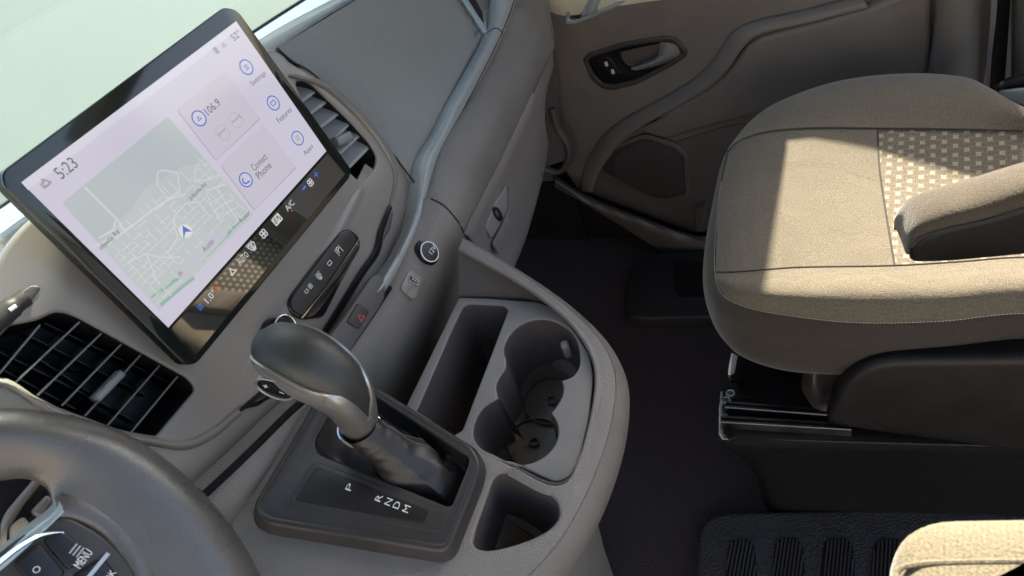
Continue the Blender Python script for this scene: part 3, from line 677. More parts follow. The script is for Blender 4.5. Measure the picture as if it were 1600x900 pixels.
# --- button pill
bp_ = pp('button_panel', FF, [(547, 356), (564, 372), (564, 387), (535, 440), (507, 496), (470, 500), (451, 486), (450, 474), (455, 461), (500, 400), (530, 362)], .004, .008, .003, 'black_gloss', da, r=.008)
pp('button_row', FF, [(546, 359), (559, 373), (507, 450), (471, 494), (455, 482), (456, 466), (502, 404), (532, 365)], .0075, .004, .0012, 'plinth', bp_, r=.006)
strokes('chrome_line', FF, [[(561, 374), (510, 449), (472, 497)]], .0011, .0078, 'chrome', bp_)
pp('gloss_lip', FF, [(562, 377), (563, 388), (534, 438), (506, 480), (490, 495), (475, 498), (512, 449)], .0055, .004, .001, 'black_gloss', bp_, r=.004)
for (x, y) in ((492, 443), (507, 421), (521, 399)):
    strokes('button_gap', FF, [[(x-3, y-4), (x+3, y+4)]], .0005, .0079, 'print_dark', bp_)
def icons(fr, h, P, lst):
    for kind, x, y, s, m in lst:
        u, v = fr.uv(x, y, h)
        if kind == 'sq': strokes('icon', fr, [[(u-s, v-s*.7), (u+s, v-s*.7), (u+s, v+s*.7), (u-s, v+s*.7)]], s*.28, h, m, P, closed=True, uv=True)
        elif kind == 'ring': strokes('icon', fr, [[(u+s*math.cos(a*.5236), v+s*math.sin(a*.5236)) for a in range(12)]], s*.3, h, m, P, closed=True, uv=True)
        elif kind == 'tri': strokes('icon', fr, [[(u-s, v-s*.7), (u+s, v-s*.7), (u, v+s)]], s*.35, h, m, P, closed=True, uv=True)
        elif kind == 'fan':
            for a in range(4): strokes('icon', fr, [[(u+s*.5*math.cos(a*1.57+.78)+s*.42*math.cos(b*.785), v+s*.5*math.sin(a*1.57+.78)+s*.42*math.sin(b*.785)) for b in range(8)]], s*.22, h, m, P, closed=True, uv=True)
        elif kind == 'ws':
            strokes('icon', fr, [[(u-s, v+s*.6), (u-s*.6, v+s*.95), (u+s*.6, v+s*.95), (u+s, v+s*.6), (u+s*.55, v-s*.5), (u-s*.55, v-s*.5)]], s*.22, h, m, P, closed=True, uv=True)
            strokes('icon', fr, [[(u+dx*s, v-s*.9), (u+dx*s+s*.12, v-s*.3), (u+dx*s-s*.1, v+.1*s), (u+dx*s, v+s*.6)] for dx in (-.3, 0, .3)], s*.18, h, m, P, uv=True)
        elif kind == 'lines': strokes('icon', fr, [[(u-s, v+k*s), (u+s, v+k*s)] for k in (-.8, 0, .8)], s*.32, h, m, P, uv=True)
icons(FF, .0080, bp_, [('fan', 485, 447, .0035, 'print_white'), ('sq', 479, 455, .0024, 'print_white'), ('ws', 500, 433, .0036, 'print_white'), ('sq', 515, 411, .003, 'print_white')])
text('MAX', FF, (493, 431), (499, 424), 'print_white', bp_, .0080); text('|P|', FF, (526, 395), (533, 388), 'print_white', bp_, .0080)
# --- rotary knob behind the gear lever
kn = disc('volume_knob', FF, 443, 516, .0165, 0, .020, 'black_satin', da, bev=.003)
disc('chrome_ring', FF, 447, 511, .0145, .018, .0215, 'chrome', kn, bev=.0008, hole=.0125)
# --- lower dash face
c1 = [PY(*p) for p in [(672, 311, .558), (664, 336, .558), (640, 386, .558), (607, 449, .558), (560, 520, .560), (500, 600, .56), (450, 646, .562), (380, 715, .565), (300, 790, .57)]]
c1a = [PY(*p) for p in [(694, 322, .540), (682, 350, .541), (660, 398, .543), (628, 458, .545), (584, 530, .548), (520, 610, .55), (465, 660, .553), (390, 735, .556), (305, 815, .56)]]
c2 = [PY(*p) for p in [(711, 341, .529), (706, 362, .531), (690, 405, .534), (662, 460, .537), (610, 545, .542), (545, 630, .545), (480, 690, .548), (400, 760, .55), (310, 840, .555)]]
c3 = [PY(*p) for p in [(724, 364, .530), (716, 387, .532), (704, 423, .538), (680, 475, .545), (636, 560, .55), (570, 650, .552), (500, 710, .554), (420, 790, .556), (315, 860, .56)]]
c4 = [PY(*p) for p in [(735, 390, .545), (722, 425, .55), (717, 465, .556), (693, 520, .558), (641, 628, .562), (600, 680, .565), (530, 740, .565), (440, 820, .565), (320, 890, .57)]]
patch('lower_face', [[p+Vector((0, .02, .004)) for p in c1], c1, c1a, c2, c3, c4, [p-Vector((0, 0, .03)) for p in c4]], 70, 50, 'taupe_plastic', da)
tube('face_joint', [PY(*p) for p in [(673, 310, .5565), (694, 321, .5395), (711, 340, .5285), (720, 352, .5285), (724, 364, .529)]], .0010, 'gap', da, n=5, sub=24)
tube('dark_groove', [p+Vector((0, -.002, .001)) for p in c1[3:]], .004, 'black_matt', da, n=8, sub=40)
fl2 = Frame(PY(668, 395, .544), (0, .50, 1))
# 12 V socket
so_ = disc('socket_cap', fl2, 668, 394, .0190, -.006, .003, 'black_plastic', da, bev=.003)
disc('cap_body', fl2, 670, 393.5, .0155, .002, .009, 'black_satin', so_, bev=.002)
disc('cap_ring', fl2, 672, 393, .0143, .008, .0102, 'print_white', so_, bev=.0004, hole=.0130)
disc('cap_face', fl2, 672, 393, .0129, .008, .0098, 'plinth', so_, bev=.0005)
text('12V', fl2, (672, 395), (680, 385), 'print_white', so_, .0101)
# usb port
ub = pp('usb_recess', fl2, [(641, 421), (661, 434), (651, 464), (645, 468), (627, 452), (628, 444)], .0015, .004, .001, 'taupe_smooth', da, r=.004)
pp('usb_collar', fl2, [(641, 429), (656, 438), (654, 447), (639, 439)], .0035, .003, .0008, 'steel', ub, r=.001, holes=[[(642.5, 431.5), (653.5, 438.5), (652, 444), (640.5, 437)]], hr=.0006)
pp('usb_tongue', fl2, [(644, 434), (652, 439), (651.3, 441.5), (643.3, 436.5)], .003, .003, .0003, 'steel', ub, r=.0005)
pp('usb_hollow', fl2, [(642, 431), (654, 438), (652, 445), (640, 437.5)], .002, .003, 0, 'gap', ub, r=.0006)
strokes('icon', fl2, [[(636, 458), (644, 446)], [(639, 453), (637, 449)], [(641, 450), (645, 450)]], .0006, .0017, 'taupe_dark', ub)
# hazard switch panel
hz = pp('switch_panel', fl2, [(581, 431), (592, 427), (599, 432), (603, 448), (600, 470), (546, 552), (520, 568), (500, 560), (500, 545), (540, 492)], .002, .008, .002, 'taupe_dark', da, r=.004)
hb_ = pp('hazard_button', fl2, [(560, 473), (578, 486), (562, 514), (542, 502)], .0045, .004, .0015, 'plinth', hz, r=.003)
icons(fl2, .0047, hb_, [('tri', 564, 496, .0042, 'print_red')])
# passenger vent at the top of the pad, airbag wording
FQ2 = Frame(FQ.o, (0, .81, 1))
pv = pp('upper_vent_frame', FQ, [(725, -22), (745, 0), (758, 28), (763, 50), (757, 50), (742, 25), (722, -5)], .004, .006, .002, 'silver_blue', da, r=.003)
pp('vent_opening', FQ, [(732, -20), (742, -3), (754, 18), (757, 36), (748, 24), (733, 0)], .0055, .003, .001, 'gap', pv, r=.002)
text('AIRBAG', FQ, (742, 57), (752, 41), 'print_dark', da, .0009)
dv = [FQ.hit(*p, .01) for p in [(785, -30), (775, 0), (762, 18), (745, -8)]]

# ================================================================== TOUCHSCREEN
ts = thing('touchscreen', 'large tilted black-framed touchscreen showing map and lilac menu', 'screen', tuple(FS.o))
so1 = [(3, 268), (350, 10), (372, 16), (549, 264), (547, 277), (308, 568), (290, 571), (6, 292)]
lp = rnd(FS.uvs(so1), [.012, .008, .008, .010, .006, .010, .010, .010], 6)
plate('housing', FS, offset(lp if area2(lp) > 0 else lp[::-1], .0006), [], -.0035, .012, .004, 'black_plastic', ts, nb=4)
plate('glass', FS, lp, [], 0, .004, .0015, 'screen_black', ts)
box('mount', (.34, .652, H-.36), (.48, .70, H-.23), 'black_matt', ts, .01)
dsp = flat('display', FS, [(33, 285), (369, 33), (510, 236), (263, 512)], .0004, 'ui_bg', ts)
h1, h2, h3, h4 = .0007, .0010, .0013, .0016
flat('status_bar', FS, [(33, 285), (369, 33), (376, 43), (44, 297)], h1, 'ui_top', dsp)
flat('map_view', FS, [(97, 317), (262, 182), (396, 335), (249, 486)], h1, 'ui_map', dsp, r=.002)
# map content, laid out in the map's own coordinates
mp4 = [Vector(FS.uv(*p, h2)) for p in [(97, 317), (262, 182), (396, 335), (249, 486)]]
def mc(s, t):                                    # s along the top edge, t downwards
    a = mp4[0].lerp(mp4[1], s); b = mp4[3].lerp(mp4[2], s); return a.lerp(b, t)
rd_ = random.Random(3)
flat('city_blocks', FS, [mc(.0, .36), mc(.28, .33), mc(.50, .28), mc(.82, .34), mc(1, .44), mc(1, 1), mc(0, 1)], h2, 'ui_block', dsp, uv=True)
grid = []
for t in [x*.045 for x in range(9, 22)]:
    s = .02
    while s < .97:
        w = rd_.uniform(.03, .11)
        if rd_.random() < .62: grid.append([mc(s, t+.004*rd_.random()), mc(min(s+w, .99), t+.004*rd_.random())])
        s += w + rd_.uniform(.01, .03)
for s in [x*.06 for x in range(1, 17)]:
    t = .36
    while t < .95:
        w = rd_.uniform(.04, .12)
        if rd_.random() < .5: grid.append([mc(s, t), mc(s+.006, min(t+w, .98))])
        t += w + .03
strokes('street_lines', FS, grid, .0008, h3, 'ui_road', dsp, uv=True)
W_ = FS.uvs
for rd2 in ([[(148, 385), (195, 362), (236, 330), (262, 312), (290, 303)], [(325, 297), (352, 288)], [(133, 293), (165, 325), (182, 342), (195, 360)], [(180, 345), (178, 358), (155, 372)]]): strokes('main_road', FS, [rd2], .0016, h3, 'ui_road', dsp)
strokes('side_roads', FS, [[(247, 268), (256, 266), (278, 270), (281, 300), (262, 310), (245, 288), (247, 268)], [(303, 283), (305, 265), (312, 264), (330, 280), (305, 284)], [(330, 280), (342, 273)],
        [(272, 338), (290, 318), (310, 315), (320, 330)], [(272, 338), (272, 355), (278, 370), (268, 388), (262, 395)], [(200, 410), (228, 396), (250, 402), (282, 402)], [(228, 396), (240, 425), (248, 443)],
        [(335, 330), (350, 318), (365, 312)], [(322, 300), (335, 330), (345, 345)], [(340, 295), (352, 315), (372, 345)], [(346, 340), (366, 325)], [(330, 318), (350, 305)]], .0011, h3, 'ui_road', dsp)
strokes('green_belt', FS, [[(238, 465), (270, 440), (290, 430), (330, 392), (352, 370), (375, 345)], [(252, 476), (285, 448), (302, 435)]], .0032, h2+.0001, 'ui_green', dsp)
flat('street_pill', FS, [(273, 424), (345, 352), (358, 365), (285, 440)], h4, 'ui_pill', dsp, r=.006)
def cdisc(name, x, y, r, h, m, P, ring=None, ringm=None):
    u, v = FS.uv(x, y, h); o = flat(name, FS, [(u+r*math.cos(a*.196), v+r*math.sin(a*.196)) for a in range(32)], h, m, P, uv=True)
    if ring: strokes('button_ring', FS, [[(u+r*math.cos(a*.196), v+r*math.sin(a*.196)) for a in range(32)]], ring, h+.0002, ringm, P, closed=True, uv=True)
    return o
cdisc('position_halo', 290, 361, .0068, h4, 'ui_white', dsp)
flat('position_arrow', FS, [(285, 352), (300, 362), (290, 362), (287, 373)], h4+.0003, 'ui_blue', dsp)
for nm, q4 in (('radio_card', [(277, 171), (352, 111), (406, 184), (338, 250)]), ('phone_card', [(345, 257), (411, 194), (462, 260), (398, 328)])):
    flat('card_shadow', FS, [(x+(-1 if i in (0, 3) else 1.5), y+2) for i, (x, y) in enumerate(q4)], h1, 'ui_shadow', dsp, r=.003)
    flat(nm, FS, q4, h2, 'ui_card', dsp, r=.003)
for x, y in ((311, 185), (384, 281)): cdisc('round_button', x, y, .0075, h3, 'ui_bg', dsp, .0013, 'ui_blue')
for x, y in ((385, 105), (427, 161), (465, 216)): cdisc('round_button', x, y, .0078, h3, 'ui_bg', dsp, .0013, 'ui_blue')
for x, y in ((348, 207), (369, 188)): cdisc('round_button', x, y, .0080, h3, 'ui_card', dsp, .0006, 'ui_shadow')
icons(FS, h4, dsp, [('tri', 311, 185, .0022, 'ui_blue'), ('lines', 385, 105, .0026, 'ui_blue'), ('sq', 427, 161, .0032, 'ui_blue'), ('lines', 465, 216, .0028, 'ui_grey'), ('sq', 71, 288, .0030, 'ui_grey'), ('tri', 71, 285, .0036, 'ui_grey')])
strokes('icon', FS, [[(379, 279), (380, 285), (384, 287), (390, 283)]], .0016, h4, 'ui_blue', dsp)
for s_, a, b, hh in (('5:23', (89, 273), (117, 252), .0105), ('106.9', (322, 176), (342, 158), .0078), ('Settings', (393, 132), (415, 114), .0066), ('Features', (433, 188), (455, 171), .0062), ('Apps', (475, 241), (489, 228), .0064),
                 ('Connect', (394, 263), (416, 243), .0076), ('Phone', (402, 276), (422, 256), .0078), ('52°', (363, 60), (374, 50), .0072), ('|<<', (342, 211), (353, 202), .0040), ('>>|', (363, 192), (375, 182), .0040),
                 ('Jollyville Rd', (292, 304), (326, 295), .0052), ('ollyville Rd', (152, 383), (190, 368), .0058), ('Austin', (317, 391), (333, 375), .0058), ('W', (279, 431), (285, 424), .0052), ('Resear', (374, 343), (391, 333), .0048)):
    text(s_, FS, a, b, 'ui_text', dsp, h4, ht=hh)
text('1', FS, (336, 80), (340, 77), 'ui_grey', dsp, h4, ht=.007); icons(FS, h4, dsp, [('tri', 350, 70, .0022, 'ui_grey')])
cb = flat('climate_bar', FS, [(268, 513), (512, 240), (539, 272), (303, 558)], .0003, 'bar_gloss', ts)
text('1.0°', FS, (321, 470), (336, 456), 'icon_white', cb, h1, ht=.0072); text('AUTO', FS, (372, 411), (387, 396), 'icon_white', cb, h1, ht=.0066)
text('MAX', FS, (385, 386), (394, 377), 'icon_white', cb, h1, ht=.0038); text('A/C', FS, (447, 327), (458, 315), 'icon_white', cb, h1, ht=.0066)
text('+', FS, (491, 275), (497, 270), 'icon_blue', cb, h1); text('-', FS, (473, 296), (478, 291), 'icon_blue', cb, h1)
icons(FS, h1, cb, [('ws', 395, 386, .0048, 'icon_white'), ('fan', 412, 365, .0052, 'icon_white'), ('ws', 433, 343, .0046, 'icon_white'), ('sq', 433, 343, .0056, 'icon_white'), ('fan', 485, 285, .0048, 'icon_white'),
                    ('tri', 363, 424, .0036, 'icon_white'), ('lines', 313, 480, .0026, 'icon_blue')])
flat('red_mark', FS, [(334, 449), (344, 447), (340, 455)], h1, 'icon_red', cb)
for x, y in ((488, 291), (456, 329)): cdisc('red_dot', x, y, .0010, h1, 'icon_red', cb)

# ================================================================== CENTRE CONSOLE
co = thing('centre_console', 'grey-brown plastic centre console with cup holders and storage pockets', 'console', (.33, .4, 0))
fh = [(650, 640), (745, 700), (800, 727), (862, 757), (885, 752), (905, 715), (925, 640), (931, 588), (924, 552), (890, 501), (830, 451), (760, 410), (716, 386)]
deck_o = [(722, 371), (780, 405), (870, 465), (930, 520), (956, 560), (964, 595), (961, 640), (945, 705), (912, 785), (866, 860), (800, 925), (700, 985), (560, 1030), (420, 1010), (300, 880), (290, 815), (330, 780), (400, 700), (480, 620), (560, 580), (640, 634)]
deck_loop = FK.uvs(deck_o)
notch = FK.uvs(fh)
# C-shaped deck: outer outline, then back along the edge of the tray
outl = deck_loop[:]
loopC = [tuple(p) for p in rnd(outl, .006, 2)]
k_in = cat([(*p, 0) for p in FK.uvs(fh[::-1])], 80)
k_out = cat([(*p, 0) for p in FK.uvs(deck_o[:-1])], 110)
loopC = [tuple(p[:2]) for p in k_out] + [FK.uv(600, 618), FK.uv(640, 650), FK.uv(700, 690)][:1] + [tuple(p[:2]) for p in k_in[::-1]]
pocket = [(782, 739), (801, 741), (850, 766), (869, 781), (874, 794), (873, 809), (861, 824), (831, 841), (774, 858), (752, 858), (740, 851), (742, 832), (763, 771), (771, 749)]
pk = sm(FK.uvs(pocket), 60)
boot_h = [(490, 690), (519, 640), (560, 600), (590, 622), (733, 715), (731, 728), (706, 790), (698, 791), (497, 709)]
BH0 = rnd(FK.uvs(boot_h, .014), [.008]*9, 4)
if area2(BH0) < 0: BH0 = BH0[::-1]
plate('console_deck', FK, loopC, [pk, offset(BH0, -.004)], 0, .006, .0035, 'taupe_plastic', co, nb=4)
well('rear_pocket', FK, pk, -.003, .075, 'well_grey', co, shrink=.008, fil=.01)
# raised lip that follows the inner edge of the rim
rim_i = [(x, y) for x, y in fh[2:][::-1]]
lipc = cat([(*p, 0) for p in FK.uvs(rim_i, .004)], 70)
def kw(l, off, h):
    L2 = []
    for i, p in enumerate(l):
        t = (l[min(i+1, len(l)-1)]-l[max(i-1, 0)]).normalized(); n = Vector((-t.y, t.x, 0)); L2.append(FK.w(p.x+n.x*off, p.y+n.y*off, h))
    return L2
sgn = 1 if kw(lipc, .01, 0)[35].x > kw(lipc, 0, 0)[35].x else -1
patch('rim_lip', [kw(lipc, -.001*sgn, -.002), kw(lipc, .000, .0015), kw(lipc, .0015*sgn, .0022), kw(lipc, .0035*sgn, .0012), kw(lipc, .006*sgn, .0002), kw(lipc, .009*sgn, -.002)], 90, 18, 'taupe_plastic', co)
# outer flank down to the floor
fo_ = cat([(*p, 0) for p in FK.uvs([(722, 371), (780, 405), (870, 465), (930, 520), (956, 560), (964, 595), (961, 640), (945, 705), (912, 785), (866, 860), (800, 925), (700, 985), (560, 1030)])], 60)
def down(l, s, dz, h=0):
    out = []
    for i, p in enumerate(l):
        t = (l[min(i+1, len(l)-1)]-l[max(i-1, 0)]).normalized(); n = Vector((t.y, -t.x, 0)); w = FK.w(p.x, p.y, h)
        nv_ = FK.U*n.x + Vector((0, 1, 0))*n.y
        out.append(w + nv_*s*FLK + Vector((0, 0, dz)))
    return out
FLK = 1
tst = down(fo_, .02, 0)[30]; FLK = 1 if (tst-Vector((.3, .4, tst.z))).length > (FK.w(fo_[30].x, fo_[30].y)-Vector((.3, .4, tst.z))).length else -1
patch('console_flank', [down(fo_, -.003, -.001), down(fo_, .0012, -.004), down(fo_, .0045, -.012), down(fo_, .0055, -.028), down(fo_, .001, -.045), down(fo_, -.02, -.08), down(fo_, -.075, -.20), down(fo_, -.10, -.36), down(fo_, -.11, -.54)], 80, 40, 'taupe_plastic', co)
# left flank (driver's side)
fl_ = cat([(*p, 0) for p in FK.uvs([(560, 1030), (480, 1030), (420, 1010), (300, 880), (290, 815)])], 30)
patch('console_flank', [down(fl_, -.003, -.001), down(fl_, .002, -.02), down(fl_, -.02, -.5)], 30, 14, 'taupe_plastic', co)
# inner wall from rim down to the insert
ins = [(717, 465), (760, 466), (840, 472), (868, 482), (900, 520), (921, 555), (927, 590), (919, 660), (903, 725), (888, 746), (868, 753), (800, 723), (740, 716), (690, 702), (610, 672), (632, 640)]
iw_t = [FK.hit(x, y, -.001) for x, y in [(716, 386), (760, 410), (830, 451), (890, 501), (924, 552), (931, 588), (925, 640), (905, 715), (885, 752), (862, 757), (800, 727)]]
iw_b = [FI.hit(x, y, -.002) for x, y in [(717, 464), (762, 464), (842, 470), (890, 506), (922, 554), (929, 590), (921, 660), (905, 720), (885, 748), (866, 754), (800, 724)]]
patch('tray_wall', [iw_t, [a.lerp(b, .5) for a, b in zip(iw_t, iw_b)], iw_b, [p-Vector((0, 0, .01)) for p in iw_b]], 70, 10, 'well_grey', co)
# insert plate with bin and cup holders
binh = [(726, 474), (787, 477), (794, 484), (745, 612), (722, 672), (700, 685), (634, 662), (653, 637), (706, 515)]
cup = [(790, 560), (787, 545), (795, 525), (812, 508), (835, 499), (860, 500), (885, 512), (900, 530), (906, 555), (904, 575), (893, 589), (877, 594), (880, 603), (879, 616), (871, 632), (861, 645), (869, 657), (872, 670), (871, 684), (861, 703), (842, 718), (820, 725), (801, 724),
       (774, 711), (752, 700), (740, 684), (742, 660), (755, 637), (778, 622), (775, 603), (780, 590), (790, 574)]
binl = rnd(FI.uvs(binh), [.01, .003, .003, .002, .002, .002, .002, .002, .01]); cupl = []
def arc(pts, n): return [tuple(p[:2]) for p in cat([(*p, 0) for p in FI.uvs(pts)], n)]
cupl = arc(cup[:12], 36)[:-1] + arc(cup[11:16], 14)[:-1] + arc(cup[15:29], 44)[:-1] + arc(cup[28:]+[cup[0]], 14)[:-1]
insl = rnd(FI.uvs(ins), [.003, .004, .008, .01, .01, .01, .01, .01, .006, .006, .006, .004, .004, .002, .002, .002])
plate('cup_holder_insert', FI, insl, [binl, cupl], 0, .004, .0012, 'insert_grey', co, hbev=.0022)
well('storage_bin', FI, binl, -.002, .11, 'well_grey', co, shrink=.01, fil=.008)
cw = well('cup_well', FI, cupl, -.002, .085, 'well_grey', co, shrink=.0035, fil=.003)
u, v = FI.uv(862, 640, -.07)
for (x, y, r_) in ((862, 625, .036), (835, 690, .034)):
    u, v = FI.uv(x, y, -.083)
    disc('floor_ring', FI, 0, 0, r_, -.0865, -.0825, 'well_grey', cw, hole=r_-.0012, bev=.0004, uv=(u, v))
    disc('floor_boss', FI, 0, 0, .006, -.0865, -.082, 'well_grey', cw, hole=.0045, bev=.0004, uv=(u, v))
    strokes('floor_rib', FI, [[(u+.006*math.cos(a), v+.006*math.sin(a)), (u+(r_-.002)*math.cos(a), v+(r_-.002)*math.sin(a))] for a in (.3, 2.4, 4.5)], .001, -.0825, 'well_grey', cw, uv=True)
# rubber tabs gripping the cup
pc = FI.hit(886, 545, -.018)
box('grip_tab', pc-Vector((.006, .004, .012)), pc+Vector((.006, .006, .010)), 'insert_grey', cw, .003, rot=Matrix.Rotation(.5, 3, 'Z'))
# sloping ribs between the cups
for (a, b) in (((778, 622), (800, 640)), ((861, 645), (850, 640)),):
    p = FI.hit(*a, -.001); q2 = p + (FI.hit(*b, -.001)-p)*.25
    loft('cup_divider', [[p+Vector((.0, .002, 0)), q2, p-Vector((0, .002, 0))], [x-Vector((0, 0, .068)) for x in (p+Vector((.0, .004, 0)), q2+(q2-p)*1.5, p-Vector((0, .004, 0)))]], 'well_grey', cw, sharp=30)

# ================================================================== GEAR LEVER + PLINTH
gp_ = thing('gear_selector', 'automatic gear lever with dark leather knob and pleated boot on its plinth', 'gear lever', tuple(FK.w(-.05, 0, 0)))
pl_o = [(574, 594), (741, 697), (755, 724), (750, 750), (706, 860), (688, 867), (417, 822), (398, 810), (394, 790), (483, 642), (500, 605)]
def rings_plate(fr, L, spec): return [[fr.w(p[0], p[1], h) for p in offset(L, d)] for d, h in spec]
PL = rnd(FK.uvs(pl_o, .012), [.012, .012, .01, .01, .01, .01, .01, .012, .012, .012, .012], 5)
if area2(PL) < 0: PL = PL[::-1]
BH = rnd(FK.uvs(boot_h, .014), [.008]*9, 4)
if area2(BH) < 0: BH = BH[::-1]
# skirt of the plinth
loft('plinth_skirt', rings_plate(FK, PL, [(-.004, -.004), (-.003, .001), (-.001, .004), (.001, .011), (.0025, .0145), (.0045, .0158), (.007, .0155), (.009, .0145)]), 'plinth', gp_, cap0=False, cap1=False)
plate('plinth_top', FK, offset(PL, .0088), [BH], .0147, .004, .0004, 'plinth', gp_, hbev=.002)
lpn = pp('gear_letter_panel', FK, [(492, 731), (498, 730), (670, 797), (662, 816), (655, 816), (464, 782), (461, 777)], .0165, .003, .0006, 'letter_panel', gp_, r=.002)
pp('panel_frame', FK, [(487, 724), (498, 722), (702, 800), (700, 806), (690, 830), (683, 832), (455, 789), (453, 781)], .0155, .002, .001, 'plinth', gp_, r=.003)
for ch, x, y in (('P', 546, 761), ('R', 592, 778), ('N', 607, 784), ('D', 620, 789), ('M', 635, 795)):
    dx, dy = 2.6, -5.2
    text(ch, FK, (x-dx, y-dy), (x+dx, y+dy), 'print_white', lpn, .0168, ht=.0062)
# leather boot: pleated, gathers round the shaft
A_ = PX(566, 668, .262); B_ = PX(700, 745, .262)
BH2 = cat([(*p, 0) for p in offset(BH, .001)], 96, True)
base_r = [FK.w(p.x, p.y, .012) for p in BH2]
ctr = sum(base_r, Vector())/96
neckc = PX(561, 668, .262); ax = (PX(500, 590, .262)-PX(590, 712, .262)).normalized()
e1_ = Vector((1, 0, 0)); e2_ = ax.cross(e1_).normalized()
ang = [math.atan2((p-ctr).dot(Vector((0, 1, 0))), (p-ctr).x) for p in base_r]
rings = []
prof = [(0, 1.0, .0), (.03, .95, -.014), (.08, .84, -.026), (.16, .66, -.030), (.27, .44, -.024), (.40, .22, -.010), (.55, .08, -.004), (.75, .02, 0), (1.0, 0, 0)]
pr2 = [Vector((a, b, c)) for a, b, c in prof]; pr2 = cat(pr2, 60)
shb = PX(660, 742, .262)                         # foot of the shaft
for k_, pz in enumerate(pr2):
    t, bl_, sink = pz; t = max(0, min(1, t)); ring = []
    axp = shb.lerp(neckc, max(0, (t-.30)/.70))
    rs = .0235 - .0055*t + .0045*math.exp(-((t-.45)/.13)**2)
    for i in range(96):
        a = ang[i]; c = axp + (e1_*math.cos(a) - e2_*math.sin(a)*(-1))*rs*(1+.02*math.sin(t*75)*math.exp(-((t-.85)/.12)**2)+.10*math.sin(2*a+4*t)*(1-t) + .035*math.sin(a*2-t*20)*math.sin(math.pi*t)+.018*math.sin(a*3+t*44)*math.sin(math.pi*t)**.5)
        b_ = base_r[i] + Vector((0, 0, sink + .0075*math.sin(5*a+.7+4*t)*math.sin(min(t*3, 1)*3.14) + .003*math.sin(11*a+9*t)*math.sin(min(t*3, 1)*3.14)))
        ring.append(c.lerp(b_, max(0, min(1, bl_))))
    rings.append(ring)
loft('leather_boot', rings, 'leather_boot', gp_, cap0=False, cap1=False, sharp=80)
def near_i(px, py):
    c = sum(rings[48], Vector())/96; r = ray(px, py).normalized()
    return min(range(96), key=lambda i: ((rings[48][i]-CAMP) - r*(rings[48][i]-CAMP).dot(r)).length + (0 if (rings[48][i]-c).dot(CAMP-rings[48][i]) > 0 else 9))
ki = near_i(612, 655)
for dk in (0, 4):
    tube('boot_seam', [rings[k][(ki+dk) % 96] + (rings[k][(ki+dk) % 96]-rings[k][(ki+dk+48) % 96]).normalized()*.0003 for k in range(4, 58)], .0007, 'taupe_dark', gp_, n=5)
for f_ in (.955, .97):
    pass
# knob: sections along its axis
def sect(c, tdir, rx, rz, n=32, sq=2.35):
    s = Vector((1, 0, 0)); s = (s - tdir*s.dot(tdir)).normalized(); b = tdir.cross(s).normalized(); out = []
    for i in range(n):
        a = 2*math.pi*i/n; ca, sa = math.cos(a), math.sin(a); r_ = (abs(ca)**sq + abs(sa)**sq)**(-1/sq)
        out.append(c + s*ca*rx*r_ + b*sa*rz*r_)
    return out
kc = [(562, 669, .0155, .0155), (560, 656, .0165, .0165), (552, 636, .0190, .0195), (540, 615, .0225, .0235), (522, 597, .0260, .0280), (500, 582, .0285, .0305), (477, 568, .0295, .0312), (454, 557, .0285, .0302), (435, 549, .0262, .0278), (421, 544, .0222, .0235), (412, 541, .0150, .016), (408, 541, .003, .003)]
def uni(P, n):
    out = []
    for i in range(n):
        t = (len(P)-1)*i/(n-1); j = min(int(t), len(P)-2); t -= j; a, b, c, d = P[max(j-1, 0)], P[j], P[j+1], P[min(j+2, len(P)-1)]
        m1 = (c-a)/2; m2 = (d-b)/2; out.append(b*(2*t**3-3*t*t+1) + m1*(t**3-2*t*t+t) + c*(-2*t**3+3*t*t) + m2*(t**3-t*t))
    return out
KC = uni([PX(x, y, .268) for x, y, a, b in kc], 30); RR = uni([Vector((a, b, 0)) for x, y, a, b in kc], 30)
def ksec(i, grow=0):
    t = (KC[min(i+1, 29)]-KC[max(i-1, 0)]).normalized(); f = grow
    return sect(KC[i], t, RR[i].x+f, RR[i].y+f, 48)
allr = [ksec(i) for i in range(30)]
loft('knob_grip', allr, 'leather_grip', gp_, sharp=80)
# satin metal yoke wrapping the neck and running along the driver's side
def strip(name, i0, i1, lim, grow, m):
    V = []; F = []; idxs = list(range(i0, i1+1)); nn = 14
    for i in idxs:
        r_in = ksec(i, 0.0002); r_out = ksec(i, grow); a0, a1 = lim(i)
        for k in range(nn+1):
            a = a0+(a1-a0)*k/nn; j = a/(2*math.pi)*48; j0 = math.floor(j); f = j-j0
            po = r_out[j0 % 48].lerp(r_out[(j0+1) % 48], f); pi_ = r_in[j0 % 48].lerp(r_in[(j0+1) % 48], f)
            V.append(pi_ if k in (0, nn) else po)
    w = nn+1
    for a in range(len(idxs)-1):
        for k in range(nn): F.append((a*w+k, a*w+k+1, (a+1)*w+k+1, (a+1)*w+k))
    return mk(name, V, F, m, gp_, sharp=50)
SIDE = math.pi      # -X side of the knob
import os
def proj(p):
    q = p-CAMP; z = q.dot(cf); return Vector((800+1100*q.dot(cx)/z, 450-1100*q.dot(cu)/z))
def ang_off(i, frac):
    """angle on section i whose point lies at frac (-1 lower .. 1 upper silhouette) of the side one sees"""
    c = proj(KC[i]); t = (proj(KC[max(i-1, 0)])-proj(KC[min(i+1, 29)])).normalized(); n = Vector((t.y, -t.x))      # n points up-right
    if n.y > 0: n = -n
    sec = ksec(i, 0); vis = []
    for k in range(48):
        nr = (sec[k]-KC[i]).normalized()
        if nr.dot(CAMP-sec[k]) > 0: vis.append(((proj(sec[k])-c).dot(n), k))
    mx_ = max(v for v, k in vis); mn_ = min(v for v, k in vis); tgt = mn_+(mx_-mn_)*(frac+1)/2
    return min(vis, key=lambda v: abs(v[0]-tgt))[1]*2*math.pi/48, min(vis)[1]*2*math.pi/48, max(vis)[1]*2*math.pi/48
